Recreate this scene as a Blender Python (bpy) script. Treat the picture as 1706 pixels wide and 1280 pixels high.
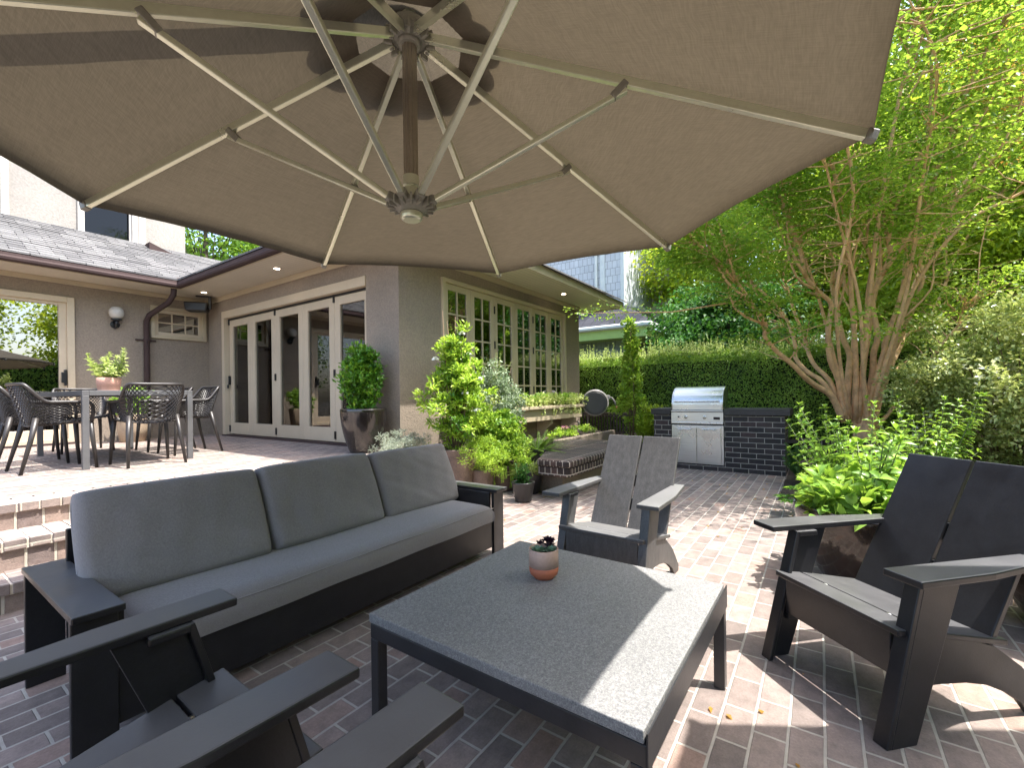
import bpy, bmesh, math, random
import numpy as np
from mathutils import Vector, Matrix
random.seed(7); RNG = np.random.default_rng(11)
R = math.radians; PI = math.pi
for s in list(bpy.data.objects): bpy.data.objects.remove(s)
scene = bpy.context.scene
col = scene.collection

# ------------------------------------------------------------------ camera
CAMZ = 1.16; F = 745.1; YAW = R(34.546); PIT = R(0.006); ROL = R(-0.7255); CY = 659.5
_fw = np.array([math.cos(YAW), math.sin(YAW), 0]); _rt = np.array([math.sin(YAW), -math.cos(YAW), 0]); _up = np.array([0, 0, 1.])
_f2 = _fw*math.cos(PIT)+_up*math.sin(PIT); _u2 = _up*math.cos(PIT)-_fw*math.sin(PIT)
_r3 = _rt*math.cos(ROL)+_u2*math.sin(ROL); _u3 = _u2*math.cos(ROL)-_rt*math.sin(ROL)
cd = bpy.data.cameras.new('camera'); cam = bpy.data.objects.new('camera', cd); col.objects.link(cam)
cd.sensor_width = 36; cd.lens = F/1706*36; cd.shift_y = (CY-640)/1706; cd.clip_start = 0.02; cd.clip_end = 500
mw = Matrix.Identity(4)
for i in range(3):
    mw[i][0] = _r3[i]; mw[i][1] = _u3[i]; mw[i][2] = -_f2[i]
mw[2][3] = CAMZ
cam.matrix_world = mw; scene.camera = cam

def survey(x, y, depth):
    """survey bearing (as read off the site photo) + distance -> place in the garden"""
    d = _r3*((x-853)/F) - _u3*((y-CY)/F) + _f2
    return d*depth + np.array([0, 0, CAMZ])

# ------------------------------------------------------------------ light
SUN_EL = R(67); SUN_AZ = R(-68)
sd = bpy.data.lights.new('sun', 'SUN'); sun = bpy.data.objects.new('sun', sd); col.objects.link(sun)
sd.energy = 2.95; sd.angle = R(0.53); sd.color = (1.0, 0.96, 0.90)
sv = Vector((math.cos(SUN_EL)*math.cos(SUN_AZ), math.cos(SUN_EL)*math.sin(SUN_AZ), math.sin(SUN_EL)))
sun.rotation_euler = sv.to_track_quat('Z', 'Y').to_euler(); sun.location = (0, -10, 20)
w = bpy.data.worlds.new('World'); scene.world = w; w.use_nodes = True
nt = w.node_tree; bg = nt.nodes['Background']
sky = nt.nodes.new('ShaderNodeTexSky'); sky.sky_type = 'NISHITA'; sky.sun_disc = False
sky.sun_elevation = SUN_EL; sky.sun_rotation = PI/2 - SUN_AZ; sky.air_density = 1.0; sky.dust_density = 3.0; sky.ozone_density = 0.8
nt.links.new(sky.outputs[0], bg.inputs[0]); bg.inputs[1].default_value = 0.15
scene.view_settings.view_transform = 'Standard'; scene.view_settings.look = 'None'
scene.view_settings.exposure = 2.14; scene.view_settings.gamma = 1.0
scene.render.engine = 'CYCLES'
scene.cycles.max_bounces = 8; scene.cycles.diffuse_bounces = 6; scene.cycles.transparent_max_bounces = 12
scene.cycles.use_denoising = True

# ------------------------------------------------------------------ materials
M = {}
def nodes(m):
    m.use_nodes = True
    t = m.node_tree; b = t.nodes['Principled BSDF']; return t, b
def N(t, typ, **kw):
    n = t.nodes.new(typ)
    for k, v in kw.items():
        if k in n.inputs.keys() if isinstance(k, str) else False: n.inputs[k].default_value = v
        else: setattr(n, k, v)
    return n
def ramp(t, fac, stops):
    r = t.nodes.new('ShaderNodeValToRGB'); e = r.color_ramp.elements
    while len(e) < len(stops): e.new(0.5)
    for i, (p, c) in enumerate(stops): e[i].position = p; e[i].color = (*c, 1)
    t.links.new(fac, r.inputs[0]); return r.outputs[0]
def mixc(t, fac, a, b, mode='MIX'):
    n = t.nodes.new('ShaderNodeMix'); n.data_type = 'RGBA'; n.blend_type = mode
    for sock, v in ((n.inputs[0], fac), (n.inputs[6], a), (n.inputs[7], b)):
        if hasattr(v, 'is_linked'): t.links.new(v, sock)
        elif isinstance(v, (int, float)): sock.default_value = v
        else: sock.default_value = (*v, 1)
    return n.outputs[2]
def noise(t, vec, scale, detail=3, rough=.55):
    n = t.nodes.new('ShaderNodeTexNoise'); n.inputs['Scale'].default_value = scale
    n.inputs['Detail'].default_value = detail; n.inputs['Roughness'].default_value = rough
    if vec is not None: t.links.new(vec, n.inputs['Vector'])
    return n.outputs['Fac']
def bump(t, b, h, strength, dist=.01):
    n = t.nodes.new('ShaderNodeBump'); n.inputs['Strength'].default_value = strength; n.inputs['Distance'].default_value = dist
    t.links.new(h, n.inputs['Height']); t.links.new(n.outputs[0], b.inputs['Normal'])
def objco(t, world=False):
    if world: return t.nodes.new('ShaderNodeNewGeometry').outputs['Position']
    return t.nodes.new('ShaderNodeTexCoord').outputs['Object']
def mat(name, c, rough=.6, var=.12, vs=6, fine=80, fb=.08, metal=0., spec=.5, c2=None, dist=.004, coat=0):
    """plain surface: colour varied by cloudy noise, fine grain in bump and roughness"""
    m = bpy.data.materials.new(name); t, b = nodes(m); v = objco(t)
    n1 = noise(t, v, vs, 5); n2 = noise(t, v, fine, 3)
    c = tuple(c); d = c2 or tuple(x*(1-2*var) for x in c)
    b0 = tuple(min(1, x*(1+var)) for x in c)
    mm = t.nodes.new('ShaderNodeMath'); mm.operation = 'MULTIPLY_ADD'; mm.inputs[1].default_value = .35; 
    t.links.new(n2, mm.inputs[0]); 
    m2 = t.nodes.new('ShaderNodeMath'); m2.operation = 'MULTIPLY'; m2.inputs[1].default_value = .65; t.links.new(n1, m2.inputs[0]); t.links.new(m2.outputs[0], mm.inputs[2])
    t.links.new(ramp(t, mm.outputs[0], [(.32, d), (.68, b0)]), b.inputs['Base Color'])
    b.inputs['Roughness'].default_value = rough; b.inputs['Metallic'].default_value = metal; b.inputs['Specular IOR Level'].default_value = spec
    if coat: b.inputs['Coat Weight'].default_value = coat; b.inputs['Coat Roughness'].default_value = .08
    rr = t.nodes.new('ShaderNodeMapRange'); rr.inputs['To Min'].default_value = max(.02, rough-.08); rr.inputs['To Max'].default_value = min(1, rough+.08)
    t.links.new(n1, rr.inputs['Value']); t.links.new(rr.outputs[0], b.inputs['Roughness'])
    if fb: bump(t, b, n2, fb*3, dist)
    M[name] = m; return m
def boardmat(name, c, top_tone, rough=.4, amt=.8, fine=160, streak=(4, 4, 4)):
    """recycled-plastic board: dark body, paler grey on the upward faces, faint scuffs"""
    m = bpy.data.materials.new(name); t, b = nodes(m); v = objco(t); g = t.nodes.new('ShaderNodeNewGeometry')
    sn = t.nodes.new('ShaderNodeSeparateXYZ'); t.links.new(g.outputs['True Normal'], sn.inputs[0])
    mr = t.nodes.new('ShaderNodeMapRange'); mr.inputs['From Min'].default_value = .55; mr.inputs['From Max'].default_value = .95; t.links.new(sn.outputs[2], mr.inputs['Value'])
    n1 = noise(t, v, 5, 6, .65); n2 = noise(t, v, fine, 3, .7)
    mp = t.nodes.new('ShaderNodeVectorMath'); mp.operation = 'MULTIPLY'; mp.inputs[1].default_value = streak; t.links.new(v, mp.inputs[0]); n3 = noise(t, mp.outputs[0], 3, 5, .7)
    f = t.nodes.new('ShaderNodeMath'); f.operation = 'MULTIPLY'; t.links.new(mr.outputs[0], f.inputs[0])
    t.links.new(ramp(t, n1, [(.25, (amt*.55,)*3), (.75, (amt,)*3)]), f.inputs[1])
    body = mixc(t, 1, c, ramp(t, n3, [(.3, (.75,)*3), (.7, (1.35,)*3)]), 'MULTIPLY'); body = mixc(t, .6, body, ramp(t, n2, [(.35, (.7,)*3), (.65, (1.4,)*3)]), 'MULTIPLY')
    sp = ramp(t, noise(t, v, 900, 2, .5), [(.70, (0, 0, 0)), (.80, (.05, .05, .05))]); body = mixc(t, 1, body, sp, 'ADD')
    t.links.new(mixc(t, f.outputs[0], body, top_tone), b.inputs['Base Color']); t.links.new(ramp(t, n1, [(.3, (rough-.08,)*3), (.7, (rough+.10,)*3)]), b.inputs['Roughness'])
    bump(t, b, n2, .12, .002); M[name] = m; return m
def leafmat(name, stops, tr=(.35, .5, .05), trw=.35, rough=.4, big=1.2, spec=.4, gain=1.):
    stops = [(p, tuple(min(.75, x*gain) for x in c)) for p, c in stops]
    m = bpy.data.materials.new(name); t, b = nodes(m)
    g = t.nodes.new('ShaderNodeNewGeometry'); v = objco(t, True)
    n1 = noise(t, v, big, 2)
    ad = t.nodes.new('ShaderNodeMath'); ad.operation = 'MULTIPLY_ADD'; ad.inputs[1].default_value = .55
    t.links.new(g.outputs['Random Per Island'], ad.inputs[0])
    mu = t.nodes.new('ShaderNodeMath'); mu.operation = 'MULTIPLY_ADD'; mu.inputs[1].default_value = 1.3; mu.inputs[2].default_value = -.42
    t.links.new(n1, mu.inputs[0]); t.links.new(mu.outputs[0], ad.inputs[2])
    c = ramp(t, ad.outputs[0], stops); t.links.new(c, b.inputs['Base Color'])
    b.inputs['Roughness'].default_value = rough; b.inputs['Specular IOR Level'].default_value = spec
    tl = t.nodes.new('ShaderNodeBsdfTranslucent')
    t.links.new(mixc(t, .62, c, tr), tl.inputs['Color'])
    mx = t.nodes.new('ShaderNodeMixShader'); mx.inputs[0].default_value = trw
    t.links.new(b.outputs[0], mx.inputs[1]); t.links.new(tl.outputs[0], mx.inputs[2])
    t.links.new(mx.outputs[0], t.nodes['Material Output'].inputs[0]); M[name] = m; return m
def boxuv(t, wob=.0025, swap=False):
    """world position laid flat on whichever way a face looks, with a slight waver so joints are not ruler straight"""
    g = t.nodes.new('ShaderNodeNewGeometry')
    sp = t.nodes.new('ShaderNodeSeparateXYZ'); t.links.new(g.outputs['Position'], sp.inputs[0])
    sn = t.nodes.new('ShaderNodeSeparateXYZ'); t.links.new(g.outputs['True Normal'], sn.inputs[0])
    def big(o):
        a = t.nodes.new('ShaderNodeMath'); a.operation = 'ABSOLUTE'; t.links.new(o, a.inputs[0])
        c = t.nodes.new('ShaderNodeMath'); c.operation = 'GREATER_THAN'; c.inputs[1].default_value = .6; t.links.new(a.outputs[0], c.inputs[0]); return c.outputs[0]
    def sel(f, a, b):
        n = t.nodes.new('ShaderNodeMix'); n.data_type = 'FLOAT'
        t.links.new(f, n.inputs[0]); t.links.new(a, n.inputs[2]); t.links.new(b, n.inputs[3]); return n.outputs[0]
    u = sel(big(sn.outputs[0]), sp.outputs[0], sp.outputs[1]); v = sel(big(sn.outputs[2]), sp.outputs[2], sp.outputs[1])
    cb = t.nodes.new('ShaderNodeCombineXYZ'); t.links.new(u, cb.inputs[1 if swap else 0]); t.links.new(v, cb.inputs[0 if swap else 1])
    nz = t.nodes.new('ShaderNodeTexNoise'); nz.inputs['Scale'].default_value = 9; nz.inputs['Detail'].default_value = 3
    t.links.new(g.outputs['Position'], nz.inputs['Vector'])
    vm = t.nodes.new('ShaderNodeVectorMath'); vm.operation = 'MULTIPLY_ADD'
    vm.inputs[1].default_value = (wob*2,)*3; t.links.new(nz.outputs['Color'], vm.inputs[0]); t.links.new(cb.outputs[0], vm.inputs[2])
    return vm.outputs[0], g.outputs['Position'], sn.outputs[2]
def brickmat(name, L, H, mor, ca, cb, cm, rough=.85, off=(0, 0), bs=.9, swap=False, rowoff=.5, wob=.0025, tint=None, dist=.006):
    m = bpy.data.materials.new(name); t, b = nodes(m)
    uv, pos, nz = boxuv(t, wob, swap)
    mp = t.nodes.new('ShaderNodeVectorMath'); mp.operation = 'ADD'; mp.inputs[1].default_value = (off[0], off[1], 0); t.links.new(uv, mp.inputs[0])
    k = t.nodes.new('ShaderNodeTexBrick'); k.offset = rowoff
    k.inputs['Scale'].default_value = 1; k.inputs['Brick Width'].default_value = L; k.inputs['Row Height'].default_value = H
    k.inputs['Mortar Size'].default_value = mor; k.inputs['Mortar Smooth'].default_value = .25; k.inputs['Bias'].default_value = 0
    k.inputs['Color1'].default_value = (0, 0, 0, 1); k.inputs['Color2'].default_value = (1, 1, 1, 1); k.inputs['Mortar'].default_value = (.5, .5, .5, 1)
    t.links.new(mp.outputs[0], k.inputs['Vector'])
    n1 = noise(t, pos, 14, 6, .65); n2 = noise(t, pos, 120, 4, .7); n3 = noise(t, pos, 1.1, 3)
    stops = [(0, ca), (.45, tuple((x+y)/2 for x, y in zip(ca, cb))), (.8, cb)] + ([(1, tint)] if tint else [(1, cb)])
    c = ramp(t, k.outputs['Color'], stops)
    c = mixc(t, .55, c, ramp(t, n1, [(.3, (.45, .45, .45)), (.7, (1.25, 1.22, 1.2))]), 'MULTIPLY')
    c = mixc(t, .35, c, ramp(t, n2, [(.3, (.55, .55, .55)), (.7, (1.3, 1.3, 1.3))]), 'MULTIPLY')
    cmm = mixc(t, .5, cm, ramp(t, n1, [(.3, tuple(x*.5 for x in cm)), (.7, cm)]), 'MIX')
    c = mixc(t, k.outputs['Fac'], c, cmm)
    c = mixc(t, .5, c, ramp(t, n3, [(.3, (.72, .72, .74)), (.7, (1.12, 1.1, 1.08))]), 'MULTIPLY')
    t.links.new(c, b.inputs['Base Color']); b.inputs['Roughness'].default_value = rough; b.inputs['Specular IOR Level'].default_value = .3
    iv = t.nodes.new('ShaderNodeMath'); iv.operation = 'MULTIPLY_ADD'; iv.inputs[1].default_value = -1; iv.inputs[2].default_value = 1; t.links.new(k.outputs['Fac'], iv.inputs[0])
    ad = t.nodes.new('ShaderNodeMath'); ad.operation = 'MULTIPLY_ADD'; ad.inputs[1].default_value = .35; t.links.new(n2, ad.inputs[0]); t.links.new(iv.outputs[0], ad.inputs[2])
    ad2 = t.nodes.new('ShaderNodeMath'); ad2.operation = 'MULTIPLY_ADD'; ad2.inputs[1].default_value = .5; t.links.new(n1, ad2.inputs[0]); t.links.new(ad.outputs[0], ad2.inputs[2])
    bump(t, b, ad2.outputs[0], bs, dist); M[name] = m; return m
def glassmat(name, tint=(.75, .8, .78), ior=1.75, through=1.0):
    m = bpy.data.materials.new(name); m.use_nodes = True; t = m.node_tree; t.nodes.clear()
    o = t.nodes.new('ShaderNodeOutputMaterial'); mx = t.nodes.new('ShaderNodeMixShader'); fr = t.nodes.new('ShaderNodeFresnel'); fr.inputs[0].default_value = ior
    tr = t.nodes.new('ShaderNodeBsdfTransparent'); tr.inputs[0].default_value = (*[x*through for x in tint], 1)
    gl = t.nodes.new('ShaderNodeBsdfGlossy'); gl.inputs['Roughness'].default_value = .004
    nz = noise(t, objco(t), 1.6, 1); bp = t.nodes.new('ShaderNodeBump'); bp.inputs['Strength'].default_value = .05; bp.inputs['Distance'].default_value = .02
    t.links.new(nz, bp.inputs['Height']); t.links.new(bp.outputs[0], gl.inputs['Normal'])
    t.links.new(fr.outputs[0], mx.inputs[0]); t.links.new(tr.outputs[0], mx.inputs[1]); t.links.new(gl.outputs[0], mx.inputs[2]); t.links.new(mx.outputs[0], o.inputs[0])
    M[name] = m; return m

# ------------------------------------------------------------------ objects
def tag(o, label=None, cat=None, group=None, kind=None):
    if label: o['label'] = label
    if cat: o['category'] = cat
    if group: o['group'] = group
    if kind: o['kind'] = kind
    return o
def thing(name, label, cat, loc=(0, 0, 0), rz=0., group=None):
    o = bpy.data.objects.new(name, None); col.objects.link(o); o.location = loc; o.rotation_euler = (0, 0, rz); o.empty_display_size = .1
    return tag(o, label, cat, group)
def copy_tree(o, parent=None):
    c = o.copy(); col.objects.link(c)
    if parent: c.parent = parent
    for ch in o.children: copy_tree(ch, c)
    return c

class MB:
    """collects shapes and links them as ONE mesh object"""
    def __init__(s): s.v = []; s.f = []
    def add(s, v, f):
        k = len(s.v); s.v += [tuple(map(float, p)) for p in v]; s.f += [tuple(i+k for i in q) for q in f]; return s
    def box(s, x0, x1, y0, y1, z0, z1, mtx=None):
        v = [(x, y, z) for z in (z0, z1) for y in (y0, y1) for x in (x0, x1)]
        if mtx is not None: v = [mtx @ Vector(p) for p in v]
        return s.add(v, [(0, 2, 3, 1), (4, 5, 7, 6), (0, 1, 5, 4), (2, 6, 7, 3), (0, 4, 6, 2), (1, 3, 7, 5)])
    def prism(s, poly, a, b, axis='y'):
        """outline in the two other axes, pushed from a to b along axis"""
        n = len(poly)
        def P(u, w, d): return {'y': (u, d, w), 'x': (d, u, w), 'z': (u, w, d)}[axis]
        v = [P(u, w, a) for u, w in poly]+[P(u, w, b) for u, w in poly]
        f = [tuple(range(n))[::-1], tuple(range(n, 2*n))]+[(i, (i+1) % n, n+(i+1) % n, n+i) for i in range(n)]
        return s.add(v, f)
    def tube(s, pts, rad, n=8, cap=True, flat=None):
        pts = [Vector(p) for p in pts]; m = len(pts)
        if not hasattr(rad, '__len__'): rad = [rad]*m
        v = []; f = []; up = None
        for i, p in enumerate(pts):
            d = (pts[min(i+1, m-1)]-pts[max(i-1, 0)]).normalized()
            if up is None: up = d.orthogonal().normalized() if abs(d.z) > .95 else d.cross(Vector((0, 0, 1))).normalized()
            up = (up-d*up.dot(d)).normalized(); w_ = d.cross(up)
            for k in range(n):
                a = 2*PI*(k+.5)/n
                v.append(p+up*math.cos(a)*rad[i]+w_*math.sin(a)*rad[i]*(flat or 1))
        for i in range(m-1):
            for k in range(n):
                f.append((i*n+k, i*n+(k+1) % n, (i+1)*n+(k+1) % n, (i+1)*n+k))
        if cap: f += [tuple(range(n))[::-1], tuple(range((m-1)*n, m*n))]
        return s.add(v, f)
    def bar(s, a, b, w_, h, up=(0, 0, 1)):
        a = Vector(a); b = Vector(b); d = (b-a).normalized(); sd_ = d.cross(Vector(up)).normalized(); u = sd_.cross(d)
        v = [p+sd_*x*w_/2+u*z*h/2 for p in (a, b) for x, z in ((-1, -1), (1, -1), (1, 1), (-1, 1))]
        return s.add(v, [(3, 2, 1, 0), (4, 5, 6, 7), (0, 1, 5, 4), (1, 2, 6, 5), (2, 3, 7, 6), (3, 0, 4, 7)])
    def lathe(s, prof, c=(0, 0, 0), n=32, wob=0, close=False):
        v = []; f = []; m = len(prof)
        for r, z in prof:
            for k in range(n):
                a = 2*PI*k/n; rr = r*(1+wob*math.sin(3*a+z*9))
                v.append((c[0]+rr*math.cos(a), c[1]+rr*math.sin(a), c[2]+z))
        for i in range(m-1):
            for k in range(n): f.append((i*n+k, i*n+(k+1) % n, (i+1)*n+(k+1) % n, (i+1)*n+k))
        f.append(tuple(range(n))[::-1]); f.append(tuple(range((m-1)*n, m*n)))
        return s.add(v, f)
    def grid(s, P):
        n, m = len(P), len(P[0]); v = [p for r in P for p in r]
        return s.add(v, [(i*m+j, (i+1)*m+j, (i+1)*m+j+1, i*m+j+1) for i in range(n-1) for j in range(m-1)])
    def build(s, name, m, parent=None, bev=0., seg=2, smooth=False, solid=0., sub=0):
        me = bpy.data.meshes.new(name); me.from_pydata(s.v, [], s.f); me.update()
        o = bpy.data.objects.new(name, me); col.objects.link(o)
        me.materials.append(M[m] if isinstance(m, str) else m)
        if parent is not None: o.parent = parent
        if smooth: me.polygons.foreach_set('use_smooth', [True]*len(me.polygons))
        if solid: q = o.modifiers.new('solid', 'SOLIDIFY'); q.thickness = solid; q.offset = 0
        if bev: q = o.modifiers.new('bevel', 'BEVEL'); q.width = bev; q.segments = seg; q.limit_method = 'ANGLE'; q.angle_limit = R(40)
        if sub: q = o.modifiers.new('sub', 'SUBSURF'); q.levels = q.render_levels = sub
        return o
def npmesh(name, V, Fq, m, parent=None, smooth=False):
    """fast mesh from arrays; Fq is (n,k) with one face size"""
    V = np.asarray(V, np.float32).reshape(-1, 3); Fq = np.asarray(Fq, np.int32); n, k = Fq.shape
    me = bpy.data.meshes.new(name); me.vertices.add(len(V)); me.vertices.foreach_set('co', V.ravel())
    me.loops.add(n*k); me.loops.foreach_set('vertex_index', Fq.ravel())
    me.polygons.add(n); me.polygons.foreach_set('loop_start', np.arange(0, n*k, k, dtype=np.int32)); me.polygons.foreach_set('loop_total', np.full(n, k, np.int32))
    me.update(calc_edges=True); me.validate()
    o = bpy.data.objects.new(name, me); col.objects.link(o); me.materials.append(M[m])
    if parent is not None: o.parent = parent
    if smooth: me.polygons.foreach_set('use_smooth', [True]*n)
    return o
def unit(a): return a/np.maximum(np.linalg.norm(a, axis=-1, keepdims=True), 1e-9)
def rnd(n, lo=-1., hi=1.): return RNG.uniform(lo, hi, n)
def leaves(P, D, Nn, L, W, fold=.25, curl=.15, hi=False):
    """leaf blades: P base, D pointing, Nn up side, L length, W half width"""
    P = np.asarray(P, float); n = len(P); D = unit(D); S = unit(np.cross(D, Nn)); U = np.cross(S, D)
    L = np.broadcast_to(L, (n,))[:, None]; W = np.broadcast_to(W, (n,))[:, None]
    def pt(a, sd_, z): return P+D*L*a+S*W*sd_+U*(L*z)
    if not hi:
        V = np.stack([pt(0, 0, 0), pt(.45, -1, fold*.35), pt(1, 0, -curl), pt(.45, 1, fold*.35)], 1)
        b = np.arange(n)[:, None]*4; Fq = np.concatenate([b+[0, 2, 1], b+[0, 3, 2]], 0)
        return V.reshape(-1, 3), Fq
    V = np.stack([pt(0, 0, 0), pt(.25, -.8, fold*.3+.04), pt(.28, 0, .03), pt(.25, .8, fold*.3+.04),
                  pt(.6, -.85, fold*.3), pt(.62, 0, -.01), pt(.6, .85, fold*.3), pt(1, 0, -curl)], 1)
    b = np.arange(n)[:, None]*8
    Fq = np.concatenate([b+q for q in ([0, 2, 1], [0, 3, 2], [1, 2, 5], [1, 5, 4], [2, 3, 6], [2, 6, 5], [4, 5, 7], [5, 6, 7])], 0)
    return V.reshape(-1, 3), Fq
def leafobj(name, batches, m, parent=None):
    Vs = []; Fs = []; k = 0
    for V, Fq in batches: Vs.append(V); Fs.append(Fq+k); k += len(V)
    return npmesh(name, np.concatenate(Vs), np.concatenate(Fs), m, parent)
# ------------------------------------------------------------------ materials of the place
brickmat('paver', .195, .1025, .0058, (.180, .150, .136), (.295, .236, .208), (.45, .41, .355), off=(.03, -.0), tint=(.31, .215, .175), dist=.004)
brickmat('paver_rowlock', .1025, .4, .006, (.19, .155, .145), (.33, .265, .235), (.52, .47, .40), off=(.02, .11), tint=(.30, .27, .27), dist=.005)
brickmat('paver_side', .4, .1025, .006, (.19, .155, .145), (.33, .265, .235), (.52, .47, .40), off=(.02, .0), dist=.005)
brickmat('step_riser', .128, .60, .008, (.19, .15, .14), (.33, .25, .21), (.55, .49, .41), off=(.02, .08), tint=(.26, .24, .25), bs=1, dist=.009)
brickmat('dark_brick', .2035, .0752, .0052, (.018, .017, .018), (.045, .036, .036), (.36, .33, .29), off=(.06, .008), tint=(.07, .04, .038), rough=.6)
brickmat('dark_rowlock', .0765, .4, .006, (.018, .015, .014), (.05, .035, .03), (.36, .32, .27), off=(.012, .1), tint=(.10, .06, .05), rough=.75)
brickmat('red_brick', .2035, .0752, .006, (.07, .035, .03), (.13, .07, .055), (.42, .38, .33), off=(.0, .0), rough=.8)
mat('soil', (.045, .032, .022), .95, .35, 5, 60, .25, dist=.02)
mat('earth', (.09, .075, .05), .95, .3, .8, 20, .2, dist=.03)
def stuccomat(name, c, sc=95, st=.55, dist=.006):
    m = bpy.data.materials.new(name); t, b = nodes(m); v = objco(t, True)
    n1 = noise(t, v, sc, 4, .7); n2 = noise(t, v, 1.3, 4); n3 = noise(t, v, 11, 3)
    cc = mixc(t, .6, c, ramp(t, n2, [(.3, (.76, .76, .77)), (.7, (1.16, 1.14, 1.1))]), 'MULTIPLY')
    cc = mixc(t, .4, cc, ramp(t, n1, [(.35, (.6, .6, .6)), (.65, (1.25, 1.25, 1.25))]), 'MULTIPLY')
    t.links.new(cc, b.inputs['Base Color']); b.inputs['Roughness'].default_value = .92; b.inputs['Specular IOR Level'].default_value = .2
    ad = t.nodes.new('ShaderNodeMath'); ad.inputs[1].default_value = 0; ad.operation = 'MULTIPLY_ADD'; ad.inputs[1].default_value = .6
    t.links.new(n3, ad.inputs[0]); t.links.new(n1, ad.inputs[2]); bump(t, b, ad.outputs[0], st, dist); M[name] = m
stuccomat('stucco', (.27, .222, .176), 52, .8, .008); stuccomat('stucco_pale', (.33, .305, .275), 30, .55, .010)
mat('cream_paint', (.53, .435, .31), .45, .05, 3, 40, .03)
mat('cream_dark', (.45, .375, .26), .5, .06, 3, 40, .03)
mat('white_paint', (.52, .48, .43), .45, .05, 3, 40, .03)
mat('bronze_metal', (.060, .040, .038), .68, .12, 4, 60, .03, spec=.12)
mat('black_metal', (.012, .012, .014), .42, .15, 5, 80, .04)
mat('frosted_glass', (.50, .47, .42), .15, .06, 12, 50, .05)
mat('room_wall', (.62, .57, .48), .9, .05, 2); mat('room_floor', (.28, .20, .14), .5, .1, 3); mat('room_dark', (.12, .11, .10), .8, .1)
mat('picture_white', (.6, .58, .54), .6); mat('picture_ink', (.03, .03, .035), .6)
glassmat('glass', ior=2.3, through=.8); glassmat('glass_upper', (.25, .27, .24), 1.45, .4); glassmat('glass_dark', (.4, .43, .40), 4.2, .5)
def soffitmat(name, c):
    m = bpy.data.materials.new(name); t, b = nodes(m); uv, pos, nz = boxuv(t, .0005)
    k = t.nodes.new('ShaderNodeTexBrick'); k.offset = 0; k.inputs['Scale'].default_value = 1; k.inputs['Brick Width'].default_value = 60; k.inputs['Row Height'].default_value = .085
    k.inputs['Mortar Size'].default_value = .004; k.inputs['Mortar Smooth'].default_value = .5; t.links.new(uv, k.inputs['Vector'])
    n1 = noise(t, pos, 2, 4); c0 = mixc(t, .4, c, ramp(t, n1, [(.3, (.85, .85, .85)), (.7, (1.1, 1.1, 1.1))]), 'MULTIPLY')
    t.links.new(mixc(t, k.outputs['Fac'], c0, tuple(x*.55 for x in c)), b.inputs['Base Color']); b.inputs['Roughness'].default_value = .6
    iv = t.nodes.new('ShaderNodeMath'); iv.operation = 'SUBTRACT'; iv.inputs[0].default_value = 1; t.links.new(k.outputs['Fac'], iv.inputs[1]); bump(t, b, iv.outputs[0], .7, .006); M[name] = m
soffitmat('soffit', (.56, .50, .40))
def shinglemat(name, ca, cb, Lw, row, off=0):
    m = bpy.data.materials.new(name); t, b = nodes(m); uv, pos, nz = boxuv(t, .004)
    k = t.nodes.new('ShaderNodeTexBrick'); k.offset = .37; k.inputs['Scale'].default_value = 1; k.inputs['Brick Width'].default_value = Lw; k.inputs['Row Height'].default_value = row
    k.inputs['Mortar Size'].default_value = .005; k.inputs['Mortar Smooth'].default_value = .1; k.inputs['Color1'].default_value = (0, 0, 0, 1); k.inputs['Color2'].default_value = (1, 1, 1, 1)
    mp = t.nodes.new('ShaderNodeVectorMath'); mp.inputs[1].default_value = (0, off, 0); t.links.new(uv, mp.inputs[0]); t.links.new(mp.outputs[0], k.inputs['Vector'])
    n2 = noise(t, pos, 160, 3, .7); n1 = noise(t, pos, 3, 4)
    c = ramp(t, k.outputs['Color'], [(0, ca), (1, cb)])
    c = mixc(t, .5, c, ramp(t, n2, [(.3, (.55, .55, .55)), (.7, (1.3, 1.3, 1.3))]), 'MULTIPLY'); c = mixc(t, .5, c, ramp(t, n1, [(.3, (.8, .8, .8)), (.7, (1.15, 1.15, 1.15))]), 'MULTIPLY')
    t.links.new(mixc(t, k.outputs['Fac'], c, tuple(x*.25 for x in ca)), b.inputs['Base Color']); b.inputs['Roughness'].default_value = .95; b.inputs['Specular IOR Level'].default_value = .2
    bump(t, b, n2, .5, .004); M[name] = m
shinglemat('roof_shingle', (.10, .098, .10), (.225, .22, .217), .28, .1275)
shinglemat('dark_shingle', (.025, .027, .035), (.06, .06, .07), .35, .30)
shinglemat('blue_shakes', (.50, .53, .56), (.58, .61, .63), .16, .235)
shinglemat('green_shakes', (.24, .31, .28), (.29, .36, .32), .16, .235)

ZT = .51   # terrace level
# ------------------------------------------------------------------ ground and paving
def struct(name, mb, m, **k): return tag(mb.build(name, m, **k), kind='structure')
g = MB(); n = 40
P = [[(x, y, -.05+.02*math.sin(x*1.3)*math.cos(y*.9)) for y in np.linspace(-90, 110, n)] for x in np.linspace(-80, 120, n)]
struct('ground', g.grid(P[::-1]), 'earth', smooth=True)
b = MB(); b.add([(-6, -5, 0), (5.58, -5, 0), (5.58, .38, 0), (9.0, .38, 0), (9.0, 6, 0), (-6, 6, 0)], [(0, 1, 2, 3, 4, 5)])
struct('brick_patio', b, 'paver')
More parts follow.
